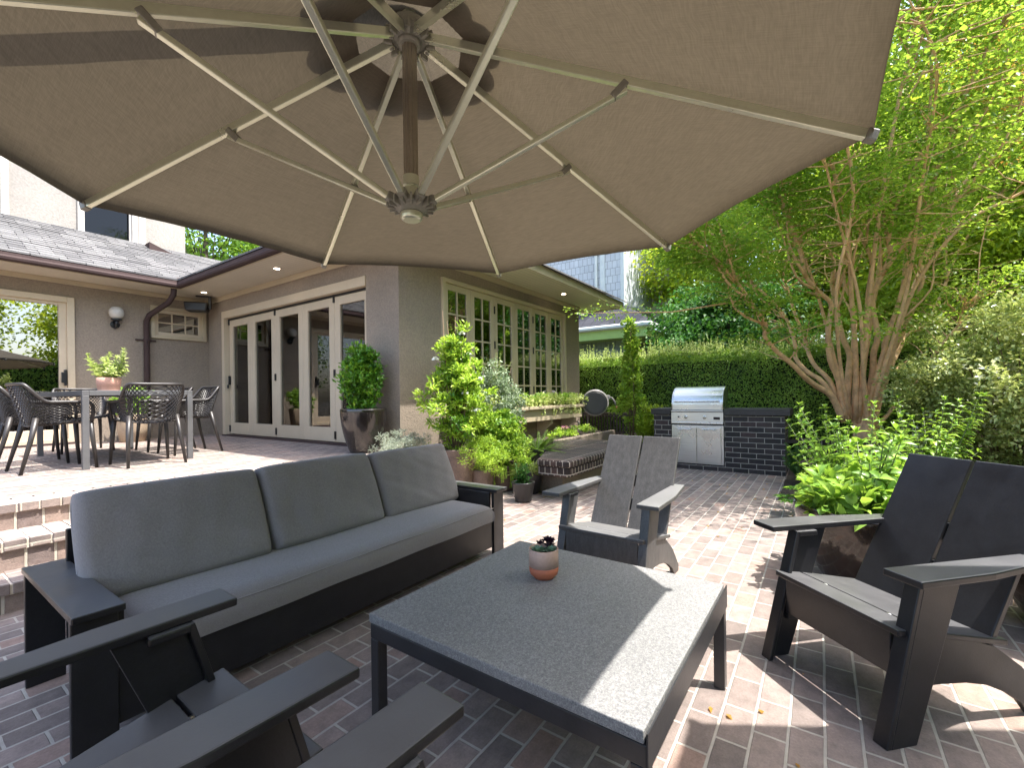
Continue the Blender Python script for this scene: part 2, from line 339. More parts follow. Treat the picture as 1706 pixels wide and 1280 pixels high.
# terrace deck and its three steps
Y1, Y2, Y3 = 3.683, 3.958, 4.284; Z1, Z2 = .1616, .3407; XE = 3.98
b = MB(); b.add([(-6, Y3+.205, ZT), (3.70, Y3+.205, ZT), (3.70, 9.45, ZT), (-6, 9.45, ZT)], [(0, 1, 2, 3)])
b.add([(-6, Y3+.205, 0), (-6, 9.45, 0), (-6, 9.45, ZT), (-6, Y3+.205, ZT)], [(0, 1, 2, 3)])
struct('terrace', b, 'paver')
steps = thing('terrace_steps', None, None); tag(steps, kind='structure')
for (y, z0, z1, d) in ((Y1, 0, Z1, Y2-Y1+.02), (Y2, Z1, Z2, Y3-Y2+.02), (Y3, Z2, ZT, .20)):
    xe = XE if z1 < .5 else 3.698
    MB().box(-6, xe, y, y+d+.1, max(0, z0-.02), z1-.062).build('riser', 'step_riser', steps)
    # nosing course: every brick a slightly different block
    nb = MB(); x = -6.
    while x < xe-.02:
        x2 = min(x+.1025, xe); j = rnd(3, -.004, .004)
        if x > -1.6: nb.box(x+.005, x2-.005, y-.022+j[0], y+d, z1-.060, z1+.001+j[1]*.5)
        x = x2
    nb.build('nosing', 'paver_side', steps, bev=.005)
    MB().box(-6, xe, y-.012, y+d-.003, z1-.0615, z1-.006).build('joint', mat('mortar', (.56, .50, .42), .95, .1, 9, 90, .2) if 'mortar' not in M else 'mortar', steps)
# planting bed on the right, raised bed behind the low wall
def bed(name, x0, x1, y0, y1, z, amp, m='soil'):
    P = [[(x, y, z+amp*math.sin(x*9+y*4)*math.cos(y*11-x*3)+amp*.7*rnd(1)[0]) for y in np.linspace(y0, y1, 50)] for x in np.linspace(x0, x1, 40)]
    return struct(name, MB().grid(P[::-1]), m, smooth=True)
bed('planting_bed', 5.58, 8.3, -6, .38, .02, .015)
bed('raised_bed', 8.42, 13, -9, 12, .34, .02)
# ------------------------------------------------------------------ the house
H = thing('house', 'grey stucco house wrapping the brick terrace with cream doors and grey shingle roof', 'house', (3.7, 4.2, 0))
def hb(name, mb, m, parent=None, **k):
    o = mb.build(name, m, parent or H, **k)
    if parent is None: o.location = (-3.7, -4.2, 0)
    return o
def wallbox(spec): 
    b = MB()
    for q in spec: b.box(*q)
    return b
ZW = 3.02
# walls round their openings
hb('wall', wallbox([(3.7, 3.98, 4.48, 4.82, 0, ZW), (3.7, 3.98, 8.89, 9.45, 0, ZW), (3.7, 3.98, 4.82, 8.89, 2.737, ZW), (3.7, 3.98, 4.82, 8.89, 0, ZT-.02)]), 'stucco')
hb('wall', wallbox([(-4, -.62, 9.45, 9.7, 0, ZW), (-.62, 1.86, 9.45, 9.7, 2.75, ZW), (1.86, 2.81, 9.45, 9.7, 0, ZW), (2.81, 3.65, 9.45, 9.7, 0, 2.234), (2.81, 3.65, 9.45, 9.7, 2.795, ZW), (3.65, 3.98, 9.45, 9.7, 0, ZW)]), 'stucco')
hb('wall', wallbox([(3.7, 4.44, 4.2, 4.48, 0, ZW), (4.44, 7.99, 4.2, 4.48, 2.78, ZW), (4.44, 7.99, 4.2, 4.48, 0, .86), (7.99, 8.635, 4.2, 4.48, 0, ZW), (8.355, 8.635, 4.48, 9.7, 0, ZW)]), 'stucco')
# upper storey
hb('upper_wall', wallbox([(-4, .3, 10.9, 11.1, 3.6, 7), (1.38, 2.20, 10.9, 11.1, 3.6, 7), (.3, 1.38, 10.9, 11.1, 3.6, 4.0), (2.20, 3.06, 10.9, 11.1, 3.6, 4.0), (3.06, 3.85, 10.9, 11.1, 3.6, 7), (3.65, 3.85, 11.1, 17, 3.6, 7), (.3, 1.38, 10.9, 11.1, 6, 7), (2.2, 3.06, 10.9, 11.1, 6, 7)]), 'stucco_pale')
hb('upper_roof', MB().box(-4.3, 4.2, 10.5, 17, 7, 7.2), 'roof_shingle')
def frame(name, axis, a0, a1, z0, z1, p0, p1, w_, m, parent=None, bev=.004, top=None):
    """four-sided frame in a wall: axis the frame runs along, p0..p1 its depth"""
    b = MB(); top = top or w_
    for (u0, u1, q0, q1) in ((a0, a0+w_, z0, z1), (a1-w_, a1, z0, z1), (a0+w_, a1-w_, z1-top, z1), (a0+w_, a1-w_, z0, z0+w_)):
        if axis == 'x': b.box(u0, u1, p0, p1, q0, q1)
        else: b.box(p0, p1, u0, u1, q0, q1)
    return hb(name, b, m, parent, bev=bev)
def pane(axis, a0, a1, z0, z1, p, m, parent):
    b = MB()
    if axis == 'x': b.box(a0, a1, p, p+.008, z0, z1)
    else: b.box(p, p+.008, a0, a1, z0, z1)
    return hb('pane', b, m, parent)
for x0, x1 in ((.3, 1.38), (2.20, 3.06)):
    f = frame('upper_window', 'x', x0, x1, 4.0, 6.0, 10.86, 11.0, .09, 'white_paint')
    hb('sash', MB().box(x0+.09, x1-.09, 10.9, 10.95, 4.93, 4.99).box(x1-.125, x1-.09, 10.9, 10.95, 4.09, 4.93), 'white_paint', f)
    pane('x', x0+.09, x1-.09, 4.09, 5.91, 10.97, 'glass_upper', f)
hb('upper_trim', MB().box(3.07, 3.18, 10.87, 10.9, 4.0, 7), 'white_paint')
# sliding glass door
f = frame('sliding_door', 'x', -.62, 1.86, ZT, 2.75, 9.42, 9.6, .085, 'cream_paint')
hb('stile', MB().box(1.69, 1.775, 9.46, 9.53, ZT+.085, 2.665).box(-.535, 1.69, 9.46, 9.53, 2.62, 2.665).box(-.535, 1.69, 9.46, 9.53, ZT+.085, .735), 'cream_paint', f, bev=.004)
pane('x', -.535, 1.69, .735, 2.62, 9.50, 'glass_dark', f)
hb('handle', MB().box(1.735, 1.765, 9.40, 9.46, 1.40, 1.64).box(1.70, 1.74, 9.38, 9.41, 1.44, 1.60), 'black_metal', f, bev=.006)
hb('threshold', MB().box(-.6, 1.84, 9.33, 9.42, ZT+.002, ZT+.03), 'bronze_metal', f)
# small six-pane window
f = frame('small_window', 'x', 2.81, 3.65, 2.234, 2.795, 9.41, 9.55, .06, 'cream_dark')
frame('sash', 'x', 2.87, 3.59, 2.294, 2.735, 9.45, 9.5, .055, 'cream_paint', f)
mu = MB().box(2.925, 3.535, 9.462, 9.492, 2.506, 2.526)
for x in (3.118, 3.322): mu.box(x, x+.02, 9.464, 9.490, 2.349, 2.506).box(x, x+.02, 9.464, 9.490, 2.526, 2.68)
hb('muntins', mu, 'cream_paint', f); pane('x', 2.925, 3.535, 2.349, 2.68, 9.475, 'glass_dark', f)
# folding doors
f = MB().box(3.685, 3.86, 8.80, 8.89, ZT, 2.737).box(3.685, 3.86, 4.82, 8.80, 2.61, 2.737)
f = hb('folding_door_frame', f, 'cream_paint', bev=.004)
hb('track', MB().box(3.76, 3.84, 4.822, 8.798, 2.585, 2.609), 'black_metal', f); hb('threshold', MB().box(3.66, 3.86, 4.822, 8.86, ZT+.002, ZT+.022), 'bronze_metal', f)
pw = (8.79-4.825)/5
for i in range(5):
    a1 = 8.79-i*pw-.002; a0 = a1-pw+.004; x0, x1 = 3.775, 3.825
    b = MB().box(x0, x1, a0, a0+.125, ZT+.03, 2.58).box(x0, x1, a1-.125, a1, ZT+.03, 2.58).box(x0, x1, a0+.125, a1-.125, 2.46, 2.58).box(x0, x1, a0+.125, a1-.125, ZT+.03, .74)
    d = hb('door_panel', b, 'cream_paint', bev=.003)
    pane('y', a0+.125, a1-.125, .74, 2.46, 3.80, 'glass', d)
    if i in (0, 2, 4):
        for z in (.58, 1.45, 2.50): hb('hinge', MB().box(3.757, 3.776, a1-.012, a1+.016, z-.0, z+.11), 'black_metal', d)
    if i == 0: hb('handle', MB().box(3.735, 3.775, a1-.045, a1-.02, 1.42, 1.58).box(3.715, 3.735, a1-.05, a1-.015, 1.36, 1.42), 'black_metal', d, bev=.004)
# long window: six glazed leaves
wf = frame('long_window', 'x', 4.44, 7.99, .86, 2.78, 4.165, 4.36, .055, 'cream_dark')
ww = (7.935-4.495)/6
for i in range(6):
    a0 = 4.495+i*ww+.003; a1 = a0+ww-.006
    l = frame('window_leaf', 'x', a0, a1, .92, 2.722, 4.205, 4.25, .085, 'cream_dark', bev=.003)
    mu = MB(); mid = (a0+a1)/2; gz = np.linspace(1.005, 2.637, 6)
    mu.box(mid-.013, mid+.013, 4.212, 4.243, 1.005, 2.637)
    for z in gz[1:-1]: mu.box(a0+.085, mid-.013, 4.214, 4.241, z-.012, z+.012).box(mid+.013, a1-.085, 4.214, 4.241, z-.012, z+.012)
    hb('muntins', mu, 'cream_dark', l); pane('x', a0+.085, a1-.085, 1.005, 2.637, 4.224, 'glass_dark', l)
    for z in ((1.2, 1.9, 2.45) if i % 2 == 0 and i else ()): hb('hinge', MB().box(a0-.012, a0+.012, 4.193, 4.206, z, z+.12), 'black_metal', l)
hb('sill', MB().box(4.40, 8.03, 4.10, 4.2, .83, .858), 'cream_dark', bev=.005)
# soffits, fascia, gutters
ZS = 3.02; GX, GY, GS = 2.99, 8.75, 3.47
so = MB()
so.box(GX+.06, 3.70, GS, 9.45, ZS, ZS+.04); so.box(-4, GX+.06, GY+.06, 9.45, ZS, ZS+.04); so.box(3.70, 9.25, GS, 4.2, ZS, ZS+.04); so.box(8.635, 9.25, 4.2, 9.7, ZS, ZS+.04)
hb('soffit', so, 'soffit')
hb('frieze', MB().box(3.672, 3.698, 4.17, 9.42, ZS-.085, ZS-.001).box(-4, 3.672, 9.424, 9.448, ZS-.075, ZS-.001).box(3.672, 8.66, 4.172, 4.198, ZS-.085, ZS-.001), 'cream_dark', bev=.006)
hb('fascia', MB().box(GX+.04, GX+.06, GS+.0, GY+.06, ZS-.01, ZS+.13).box(-4, GX+.04, GY+.04, GY+.06, ZS-.01, ZS+.13).box(GX+.04, 9.27, GS-.022, GS-.002, ZS-.02, ZS+.11).box(9.25, 9.27, GS-.002, 9.7, ZS-.02, ZS+.11), 'cream_dark')
def gutter(pts):
    prof = [(0, .125), (.035, .125), (.06, .10), (.062, .07), (.075, .045), (.07, .015), (.05, 0), (0, 0)]
    return prof
gb = MB()
gp = gutter(0)
def sweep(b, path, prof, z):
    """profile (out, up) carried along a mitred path; 'out' is to the right of travel"""
    n = len(path); k = len(prof); v = []
    for i, p in enumerate(path):
        p = Vector(p); d0 = (p-Vector(path[i-1])).normalized() if i else None; d1 = (Vector(path[i+1])-p).normalized() if i < n-1 else None
        d0 = d0 or d1; d1 = d1 or d0
        n0 = Vector((d0.y, -d0.x)); n1 = Vector((d1.y, -d1.x)); mm = (n0+n1); mm = mm/max(mm.dot(n0), .2)
        for o_, u in prof: v.append((p.x+mm.x*o_, p.y+mm.y*o_, z+u))
    f = [(i*k+j, i*k+(j+1) % k, (i+1)*k+(j+1) % k, (i+1)*k+j) for i in range(n-1) for j in range(k)]
    f += [tuple(range(k)), tuple(range((n-1)*k, n*k))[::-1]]
    b.add(v, f)
sweep(gb, [(-4, GY+.04), (GX+.04, GY+.04), (GX+.04, GS-.02)], gp, ZS)
hb('gutter', gb, 'bronze_metal')
# roof: courses of shingles, each lapping over the one below
def slope(e0, e1, inner, rise, z0, run, m, name='roof', cut0=0., cut1=0., row=.1275):
    """eave from e0 to e1, climbing along 'inner'; cut0/cut1 how far the ends run in per metre of climb"""
    b = MB(); e0 = Vector((*e0, 0)); e1 = Vector((*e1, 0)); d = (e1-e0).normalized(); inn = Vector((*inner, 0)); k = 0; s = 0.; L = math.hypot(1, rise)
    while s < run-1e-6:
        s2 = min(s+row/L, run); p = []
        for q, lift in ((s-.022, .024), (s2, .002)):
            a = e0+d*(cut0*q)+inn*q; c = e1-d*(cut1*q)+inn*q
            p += [(a.x, a.y, z0+q*rise+lift), (c.x, c.y, z0+q*rise+lift)]
        lo = [(p[0][0], p[0][1], p[0][2]-.026), (p[1][0], p[1][1], p[1][2]-.026)]
        b.add(p+lo, [(0, 1, 3, 2), (4, 5, 1, 0)]); s = s2
    return hb(name, b, m)
RZ = ZS+.13
slope((-4, GY-.0), (GX, GY), (0, 1), .5, RZ, 2.16, 'roof_shingle', cut1=-1)
slope((GX, GY), (GX, GS-.06), (1, 0), .5, RZ, 3.1, 'roof_shingle', cut1=1, cut0=-1)
slope((GX, GS-.06), (9.3, GS-.06), (0, 1), .5, RZ-.02, 3.1, 'roof_shingle', cut0=1, cut1=1)
hb('valley', MB().bar((GX-.02, GY-.02, RZ+.012), (GX+2.1, GY+2.1, RZ+1.06), .09, .012), 'bronze_metal')
hb('vent', MB().prism([(3.14, 4.02), (3.62, 4.02), (3.14, 4.20)], 10.55, 10.88), 'bronze_metal')
# downspout, sconce, speaker, recessed lights
hb('downspout', MB().tube([(2.955, 8.84, ZS+.01), (2.955, 8.86, ZS-.10), (2.93, 9.0, ZS-.22), (2.76, 9.32, ZS-.42), (2.74, 9.385, ZS-.52), (2.74, 9.39, ZS-1.2), (2.74, 9.39, ZT+.02)], .043, 12), 'bronze_metal', smooth=True)
hb('downspout_bracket', MB().box(2.60, 2.88, 9.425, 9.449, 2.17, 2.195).tube([(2.74, 9.39, 2.16), (2.74, 9.39, 2.205)], .05, 12), 'bronze_metal')
sc = thing('wall_sconce', 'globe wall lamp with black bracket beside the sliding door', 'wall lamp', (2.34, 9.45, 2.40))
sc.parent = None
MB().lathe([(.0, .0), (.052, 0), (.062, .006), (.062, .014), (.03, .022), (.0, .022)], n=24).build('backplate', 'black_metal', sc).rotation_euler = (PI/2, 0, 0)
MB().tube([(0, -.02, -.06), (0, -.07, -.05), (0, -.095, .0), (0, -.095, .06)], [.014, .018, .02, .03], 10).build('arm', 'black_metal', sc, smooth=True)
MB().lathe([(.035, .05), (.07, .065), (.07, .08), (.04, .085)], c=(0, -.095, 0), n=20).build('collar', 'black_metal', sc)
MB().lathe([(.05, .085), (.085, .12), (.10, .17), (.095, .225), (.06, .27), (.0, .285)], c=(0, -.095, 0), n=24).build('globe', 'frosted_glass', sc, smooth=True)
sp = thing('outdoor_speaker', 'black outdoor speaker hung under the soffit in the corner', 'speaker', (3.40, 9.13, 2.80), R(-35))
MB().prism([(-.16, -.07), (.16, -.07), (.185, .09), (-.185, .09)], -.11, .11).build('cabinet', 'black_metal', sp, bev=.025, seg=3)
MB().box(.17, .215, -.03, .03, -.02, .22).box(-.02, .215, -.03, .03, .1955, .2195).build('bracket', 'black_metal', sp, bev=.006)
lampm = bpy.data.materials.new('lamp_glow'); t_, b_ = nodes(lampm); b_.inputs['Emission Color'].default_value = (1, .82, .6, 1); b_.inputs['Emission Strength'].default_value = 6; M['lamp_glow'] = lampm
for i, (x, y) in enumerate(((3.36, 6.35), (3.36, 8.75), (7.3, 3.85))):
    lt = hb('recessed_light', MB().lathe([(.0, -.006), (.05, -.006), (.062, -.004), (.062, 0)], c=(x, y, ZS-.001), n=20), 'white_paint')
    hb('lens', MB().lathe([(.0, -.0085), (.038, -.0085), (.038, -.0065)], c=(x, y, ZS-.001), n=16), 'lamp_glow', lt)
# rooms behind the glass
rm = MB(); rm.add([(4.0, 4.5, .5), (8.3, 4.5, .5), (8.3, 9.6, .5), (4.0, 9.6, .5)], [(0, 1, 2, 3)]); hb('room_floor', rm, 'room_floor')
rm = MB(); rm.add([(8.3, 4.5, .5), (8.3, 9.6, .5), (8.3, 9.6, 2.95), (8.3, 4.5, 2.95), (4.0, 9.6, .5), (4.0, 9.6, 2.95), (4.0, 4.5, 2.95)], [(0, 1, 2, 3), (1, 4, 5, 2), (3, 2, 5, 6)]); hb('room_wall', rm, 'room_wall')
rm = MB(); rm.box(-4, 3.6, 9.72, 13, .4, 2.95); rm.f = rm.f[:2]+rm.f[3:]; hb('room_shell', rm, 'room_dark')
rm = MB(); rm.box(-3.9, 3.6, 11.15, 14, 3.7, 6.5); rm.f = rm.f[:2]+rm.f[3:]; hb('upper_room_shell', rm, 'room_dark')
pf = tag(MB().box(8.26, 8.29, 6.5, 7.25, 1.35, 2.2).build('framed_picture', 'black_metal', bev=.004), 'framed picture hanging on the back wall behind the folding doors', 'picture')
MB().box(8.252, 8.259, 6.55, 7.2, 1.4, 2.15).build('print', 'picture_white', pf); 
MB().lathe([(.0, 0), (.09, .02), (.12, .2), (.06, .3), (.085, .42), (.0, .5)], c=(0, 0, 0), n=16).build('dark_shape', 'picture_ink', pf).matrix_local = Matrix.Translation((8.25, 6.95, 1.42)) @ Matrix.Diagonal((.02, 1, 1, 1))
cb_ = thing('sideboard', 'dark low cabinet inside the room behind the folding doors', 'cabinet', (7.9, 6.4, .5))
MB().box(-.25, .3, -1, 1, .12, .78).build('carcass', 'room_dark', cb_, bev=.01)
for s_ in (-.9, .9): MB().box(-.2, .25, s_-.04, s_+.04, 0, .12).build('leg', 'room_dark', cb_)

# ------------------------------------------------------------------ window box
wb = thing('window_box', 'long beige wooden planter box on brackets under the long window', 'planter', (6.35, 3.98, 0))
MB().box(-1.75, 1.68, -.12, .19, .73, .925).build('front_board', 'cream_dark', wb, bev=.004)
MB().box(-1.78, 1.73, -.17, .205, .925, .975).build('rim', 'cream_dark', wb, bev=.008)
for x in (-1.45, -.45, .55, 1.45):
    MB().prism([(.215, .35), (.215, .728), (-.08, .728), (-.085, .66), (-.03, .62), (.04, .56), (.07, .46), (.13, .42), (.16, .35)], x-.035, x+.035, 'x').build('bracket', 'cream_dark', wb, bev=.004)
boardmat('hdpe', (.0095, .0095, .011), (.115, .115, .119), .36)
boardmat('hdpe_worn', (.054, .053, .053), (.16, .16, .16), .45, .9, streak=(14, 14, 3))
mat('frame_steel', (.030, .029, .031), .36, .15, 6, 90, .03, spec=.5)
mat('bolt', (.55, .55, .56), .3, .1, 9, 60, 0, metal=1)
def fabricmat(name, c, sc=420, var=.18, tr=None, wob=6, bs=.35, st=.08):
    m = bpy.data.materials.new(name); t, b = nodes(m); v = objco(t)
    def weave(sx, sy, sz):
        mp = t.nodes.new('ShaderNodeVectorMath'); mp.operation = 'MULTIPLY'; mp.inputs[1].default_value = (sx, sy, sz); t.links.new(v, mp.inputs[0])
        return noise(t, mp.outputs[0], 1, 2, .6)
    a = weave(sc*st, sc*st, sc); d = weave(sc, sc*st, sc*st); e = noise(t, v, wob, 5)
    ad = t.nodes.new('ShaderNodeMath'); ad.operation = 'ADD'; t.links.new(a, ad.inputs[0]); t.links.new(d, ad.inputs[1])
    hf = t.nodes.new('ShaderNodeMath'); hf.operation = 'MULTIPLY'; hf.inputs[1].default_value = .5; t.links.new(ad.outputs[0], hf.inputs[0])
    cc = mixc(t, 1, c, ramp(t, hf.outputs[0], [(.38, (1-var*2,)*3), (.62, (1+var*2,)*3)]), 'MULTIPLY')
    cc = mixc(t, .5, cc, ramp(t, e, [(.3, (.86, .86, .86)), (.7, (1.1, 1.1, 1.1))]), 'MULTIPLY')
    t.links.new(cc, b.inputs['Base Color']); b.inputs['Roughness'].default_value = .95; b.inputs['Specular IOR Level'].default_value = .15
    bump(t, b, hf.outputs[0], bs, .002)
    if tr:
        tl = t.nodes.new('ShaderNodeBsdfTranslucent'); t.links.new(mixc(t, 1, cc, tr[1], 'MULTIPLY'), tl.inputs[0]); mx = t.nodes.new('ShaderNodeMixShader'); mx.inputs[0].default_value = tr[0]
        t.links.new(b.outputs[0], mx.inputs[1]); t.links.new(tl.outputs[0], mx.inputs[2]); t.links.new(mx.outputs[0], t.nodes['Material Output'].inputs[0])
    else: b.inputs['Sheen Weight'].default_value = .25; b.inputs['Sheen Roughness'].default_value = .5
    M[name] = m
fabricmat('cushion', (.200, .186, .187), 1500, .09, wob=2.5); fabricmat('canopy', (.122, .106, .082), 480, .06, (.28, (.68, .62, .51)), wob=1.2, bs=.2, st=.03)
fabricmat('canopy_vent', (.145, .128, .10), 700, .10, (.28, (.8, .74, .66)), wob=1.5)
# granite
m = bpy.data.materials.new('granite'); t, b = nodes(m); v = objco(t); a1 = noise(t, v, 85, 6, .75); a2 = noise(t, v, 260, 3, .7); a3 = noise(t, v, 2.2, 4)
mm = t.nodes.new('ShaderNodeMath'); mm.operation = 'MULTIPLY_ADD'; mm.inputs[1].default_value = .6; t.links.new(a2, mm.inputs[0])
m3 = t.nodes.new('ShaderNodeMath'); m3.operation = 'MULTIPLY'; m3.inputs[1].default_value = .4; t.links.new(a1, m3.inputs[0]); t.links.new(m3.outputs[0], mm.inputs[2])
c = ramp(t, mm.outputs[0], [(.34, (.085, .085, .088)), (.5, (.19, .188, .184)), (.64, (.33, .325, .31))]); c = mixc(t, .6, c, ramp(t, a3, [(.3, (.8, .8, .8)), (.7, (1.1, 1.1, 1.1))]), 'MULTIPLY')
t.links.new(c, b.inputs['Base Color']); b.inputs['Roughness'].default_value = .62; bump(t, b, mm.outputs[0], .5, .002); M['granite'] = m
mat('steel', (.62, .62, .61), .27, .05, 3, 60, .0, metal=1)
# brushed steel
m = bpy.data.materials.new('brushed_steel'); t, b = nodes(m); v = objco(t); mp = t.nodes.new('ShaderNodeVectorMath'); mp.operation = 'MULTIPLY'; mp.inputs[1].default_value = (3, 3, 220); t.links.new(v, mp.inputs[0])
a = noise(t, mp.outputs[0], 1, 3); a2 = noise(t, v, 2.5, 3); b.inputs['Metallic'].default_value = 1; t.links.new(ramp(t, a, [(.3, (.50, .50, .49)), (.7, (.66, .66, .65))]), b.inputs['Base Color'])
t.links.new(ramp(t, a2, [(.3, (.24,)*3), (.7, (.38,)*3)]), b.inputs['Roughness']); bump(t, b, a, .12, .001); M['brushed_steel'] = m

# ------------------------------------------------------------------ flat-board lounge chair
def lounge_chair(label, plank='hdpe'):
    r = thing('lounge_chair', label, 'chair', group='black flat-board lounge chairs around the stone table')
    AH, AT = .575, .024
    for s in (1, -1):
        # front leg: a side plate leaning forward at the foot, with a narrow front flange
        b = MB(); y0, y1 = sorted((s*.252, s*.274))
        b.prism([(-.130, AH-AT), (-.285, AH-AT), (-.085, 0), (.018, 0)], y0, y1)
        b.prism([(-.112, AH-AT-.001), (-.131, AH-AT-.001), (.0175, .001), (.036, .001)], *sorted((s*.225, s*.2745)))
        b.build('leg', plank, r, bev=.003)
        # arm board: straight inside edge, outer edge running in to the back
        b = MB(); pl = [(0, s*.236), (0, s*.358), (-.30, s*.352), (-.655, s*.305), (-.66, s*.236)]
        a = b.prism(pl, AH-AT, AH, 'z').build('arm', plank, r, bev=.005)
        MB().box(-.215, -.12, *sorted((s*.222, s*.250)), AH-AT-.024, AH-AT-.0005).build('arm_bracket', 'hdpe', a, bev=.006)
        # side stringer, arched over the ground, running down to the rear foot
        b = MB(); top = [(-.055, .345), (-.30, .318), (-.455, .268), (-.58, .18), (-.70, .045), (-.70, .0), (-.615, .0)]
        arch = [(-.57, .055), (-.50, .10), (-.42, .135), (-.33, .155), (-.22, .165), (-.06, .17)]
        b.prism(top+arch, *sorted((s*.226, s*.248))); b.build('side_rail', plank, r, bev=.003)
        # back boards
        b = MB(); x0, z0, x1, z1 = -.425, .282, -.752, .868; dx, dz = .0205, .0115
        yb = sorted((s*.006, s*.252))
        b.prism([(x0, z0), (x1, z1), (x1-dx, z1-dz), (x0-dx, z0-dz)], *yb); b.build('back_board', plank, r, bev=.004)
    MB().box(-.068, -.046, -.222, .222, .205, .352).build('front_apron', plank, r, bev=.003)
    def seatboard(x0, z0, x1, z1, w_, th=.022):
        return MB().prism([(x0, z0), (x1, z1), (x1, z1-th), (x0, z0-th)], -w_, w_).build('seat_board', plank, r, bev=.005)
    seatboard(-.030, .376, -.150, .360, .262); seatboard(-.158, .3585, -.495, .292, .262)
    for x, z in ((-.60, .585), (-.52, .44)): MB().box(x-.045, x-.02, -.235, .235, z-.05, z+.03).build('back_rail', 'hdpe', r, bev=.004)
    bo = MB()
    for s in (.13, -.13): bo.lathe([(.0, -.004), (.009, -.004), (.009, .004), (.004, .006)], c=(-.154, s, .352), n=10)
    bo.build('bolt', 'bolt', r)
    return r
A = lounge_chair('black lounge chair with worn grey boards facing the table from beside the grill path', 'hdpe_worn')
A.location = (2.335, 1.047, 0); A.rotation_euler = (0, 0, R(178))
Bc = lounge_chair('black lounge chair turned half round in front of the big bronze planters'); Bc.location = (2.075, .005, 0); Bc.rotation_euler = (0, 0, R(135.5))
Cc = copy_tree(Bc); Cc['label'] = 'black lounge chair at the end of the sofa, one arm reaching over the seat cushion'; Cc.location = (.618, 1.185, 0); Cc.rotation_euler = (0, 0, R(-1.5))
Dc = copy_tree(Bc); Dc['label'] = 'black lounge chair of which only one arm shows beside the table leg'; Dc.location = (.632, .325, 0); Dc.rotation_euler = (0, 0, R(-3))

# ------------------------------------------------------------------ coffee table
T = thing('coffee_table', 'low square table with grey stone top and black steel frame', 'table', (1.47, .815, 0), R(-.8))
tw, td, th = .473, .493, .402
MB().box(-tw, tw-.006, -td+.006, td-.001, th-.032, th).build('stone_top', 'granite', T, bev=.003)
fr = MB(); z0, z1 = th-.088, th-.0355
fr.box(-tw+.004, -tw+.044, -td, td-.003, z0, z1).box(tw-.044, tw, -td, td-.003, z0, z1).box(-tw+.044, tw-.044, -td, -td+.04, z0, z1).box(-tw+.044, tw-.044, td-.043, td-.003, z0, z1)
fr.build('frame', 'frame_steel', T, bev=.003)
MB().box(-tw+.0, tw, -td-.0045, -td-.0005, z0, th-.004).build('edge_band', 'frame_steel', T)
for sx in (-1, 1):
    for sy in (-1, 1):
        b = MB(); x0, x1 = (-tw+.004, -tw+.044) if sx < 0 else (tw-.044, tw); y0, y1 = (-td, -td+.04) if sy < 0 else (td-.043, td-.003)
        b.box(x0, x1, y0, y1, 0, z0-.0005)
        for k, (ax) in enumerate('xy'):   # small weld fillets under the frame
            if ax == 'x':
                e = x1 if sx < 0 else x0; q = 1 if sx < 0 else -1
                b.prism([(e, z0-.0006), (e, z0-.03), (e+q*.008, z0-.010), (e+q*.03, z0-.0006)], y0+.002, y1-.002)
        b.build('leg', 'frame_steel', T, bev=.003)
# ------------------------------------------------------------------ cushions
def cushion(name, wx, hy, tz, m='cushion', n=22, k=14, puff=.68, seed=0, wr=.006, pinch=.02):
    """pillow lying in x,y with thickness tz: two bulged faces meeting in a seam"""
    rg = np.random.default_rng(seed); ph = rg.uniform(0, 6, 8); b = MB()
    U = np.sin(np.linspace(-1, 1, n)*PI/2); V = np.sin(np.linspace(-1, 1, k)*PI/2); P = []; Q = []
    for u in U:
        r1 = []; r2 = []
        for v in V:
            bu = (1-abs(u)**4)**.5; bv = (1-abs(v)**4)**.5; t_ = tz/2*(puff*(min(1, bu*1.9)*min(1, bv*1.9))**.5+(1-puff)*bu*bv)
            x = u*wx/2-pinch*u*(1-v*v)*.5*0-pinch*u*abs(v)**6*.3; y = v*hy/2-pinch*v*abs(u)**6*.3
            x -= pinch*.6*np.sign(u)*(abs(u)**6)*(1-v*v)*-.4; 
            q1 = math.sin(u*5+v*4+ph[0]+1.4*math.sin(v*3+ph[4])); w1 = wr*(.7*math.sin(u*4+v*2+ph[5])*math.sin(v*3+ph[1])-.8*max(0, q1)**7+.35*math.sin(u*15+ph[2]+v*9)*math.sin(v*11+ph[3])-.9*max(0, math.sin(v*6.5+u*1.2+ph[6]))**9*abs(u)**2)*bu*bv
            r1.append((x, y, t_+w1)); r2.append((x, y, -t_+w1*.4))
        P.append(r1); Q.append(r2)
    b.grid(P); o = len(b.v); b.grid([q[::-1] for q in Q])
    # stitch seam
    idx = lambda i, j: i*k+j; jdx = lambda i, j: o+i*k+(k-1-j)
    ring = [(i, 0) for i in range(n)]+[(n-1, j) for j in range(1, k)]+[(i, k-1) for i in range(n-2, -1, -1)]+[(0, j) for j in range(k-2, 0, -1)]
    for a, c in zip(ring, ring[1:]+ring[:1]): b.f.append((idx(*a), jdx(*a), jdx(*c), idx(*c)))
    return b
S = thing('sofa', 'long black board sofa with grey seat and back cushions against the steps', 'sofa', (1.52, 1.95, 0))
x0, x1, yb = -1.155, 1.18, .72   # front at y=0, back at y=.72
ah = .485
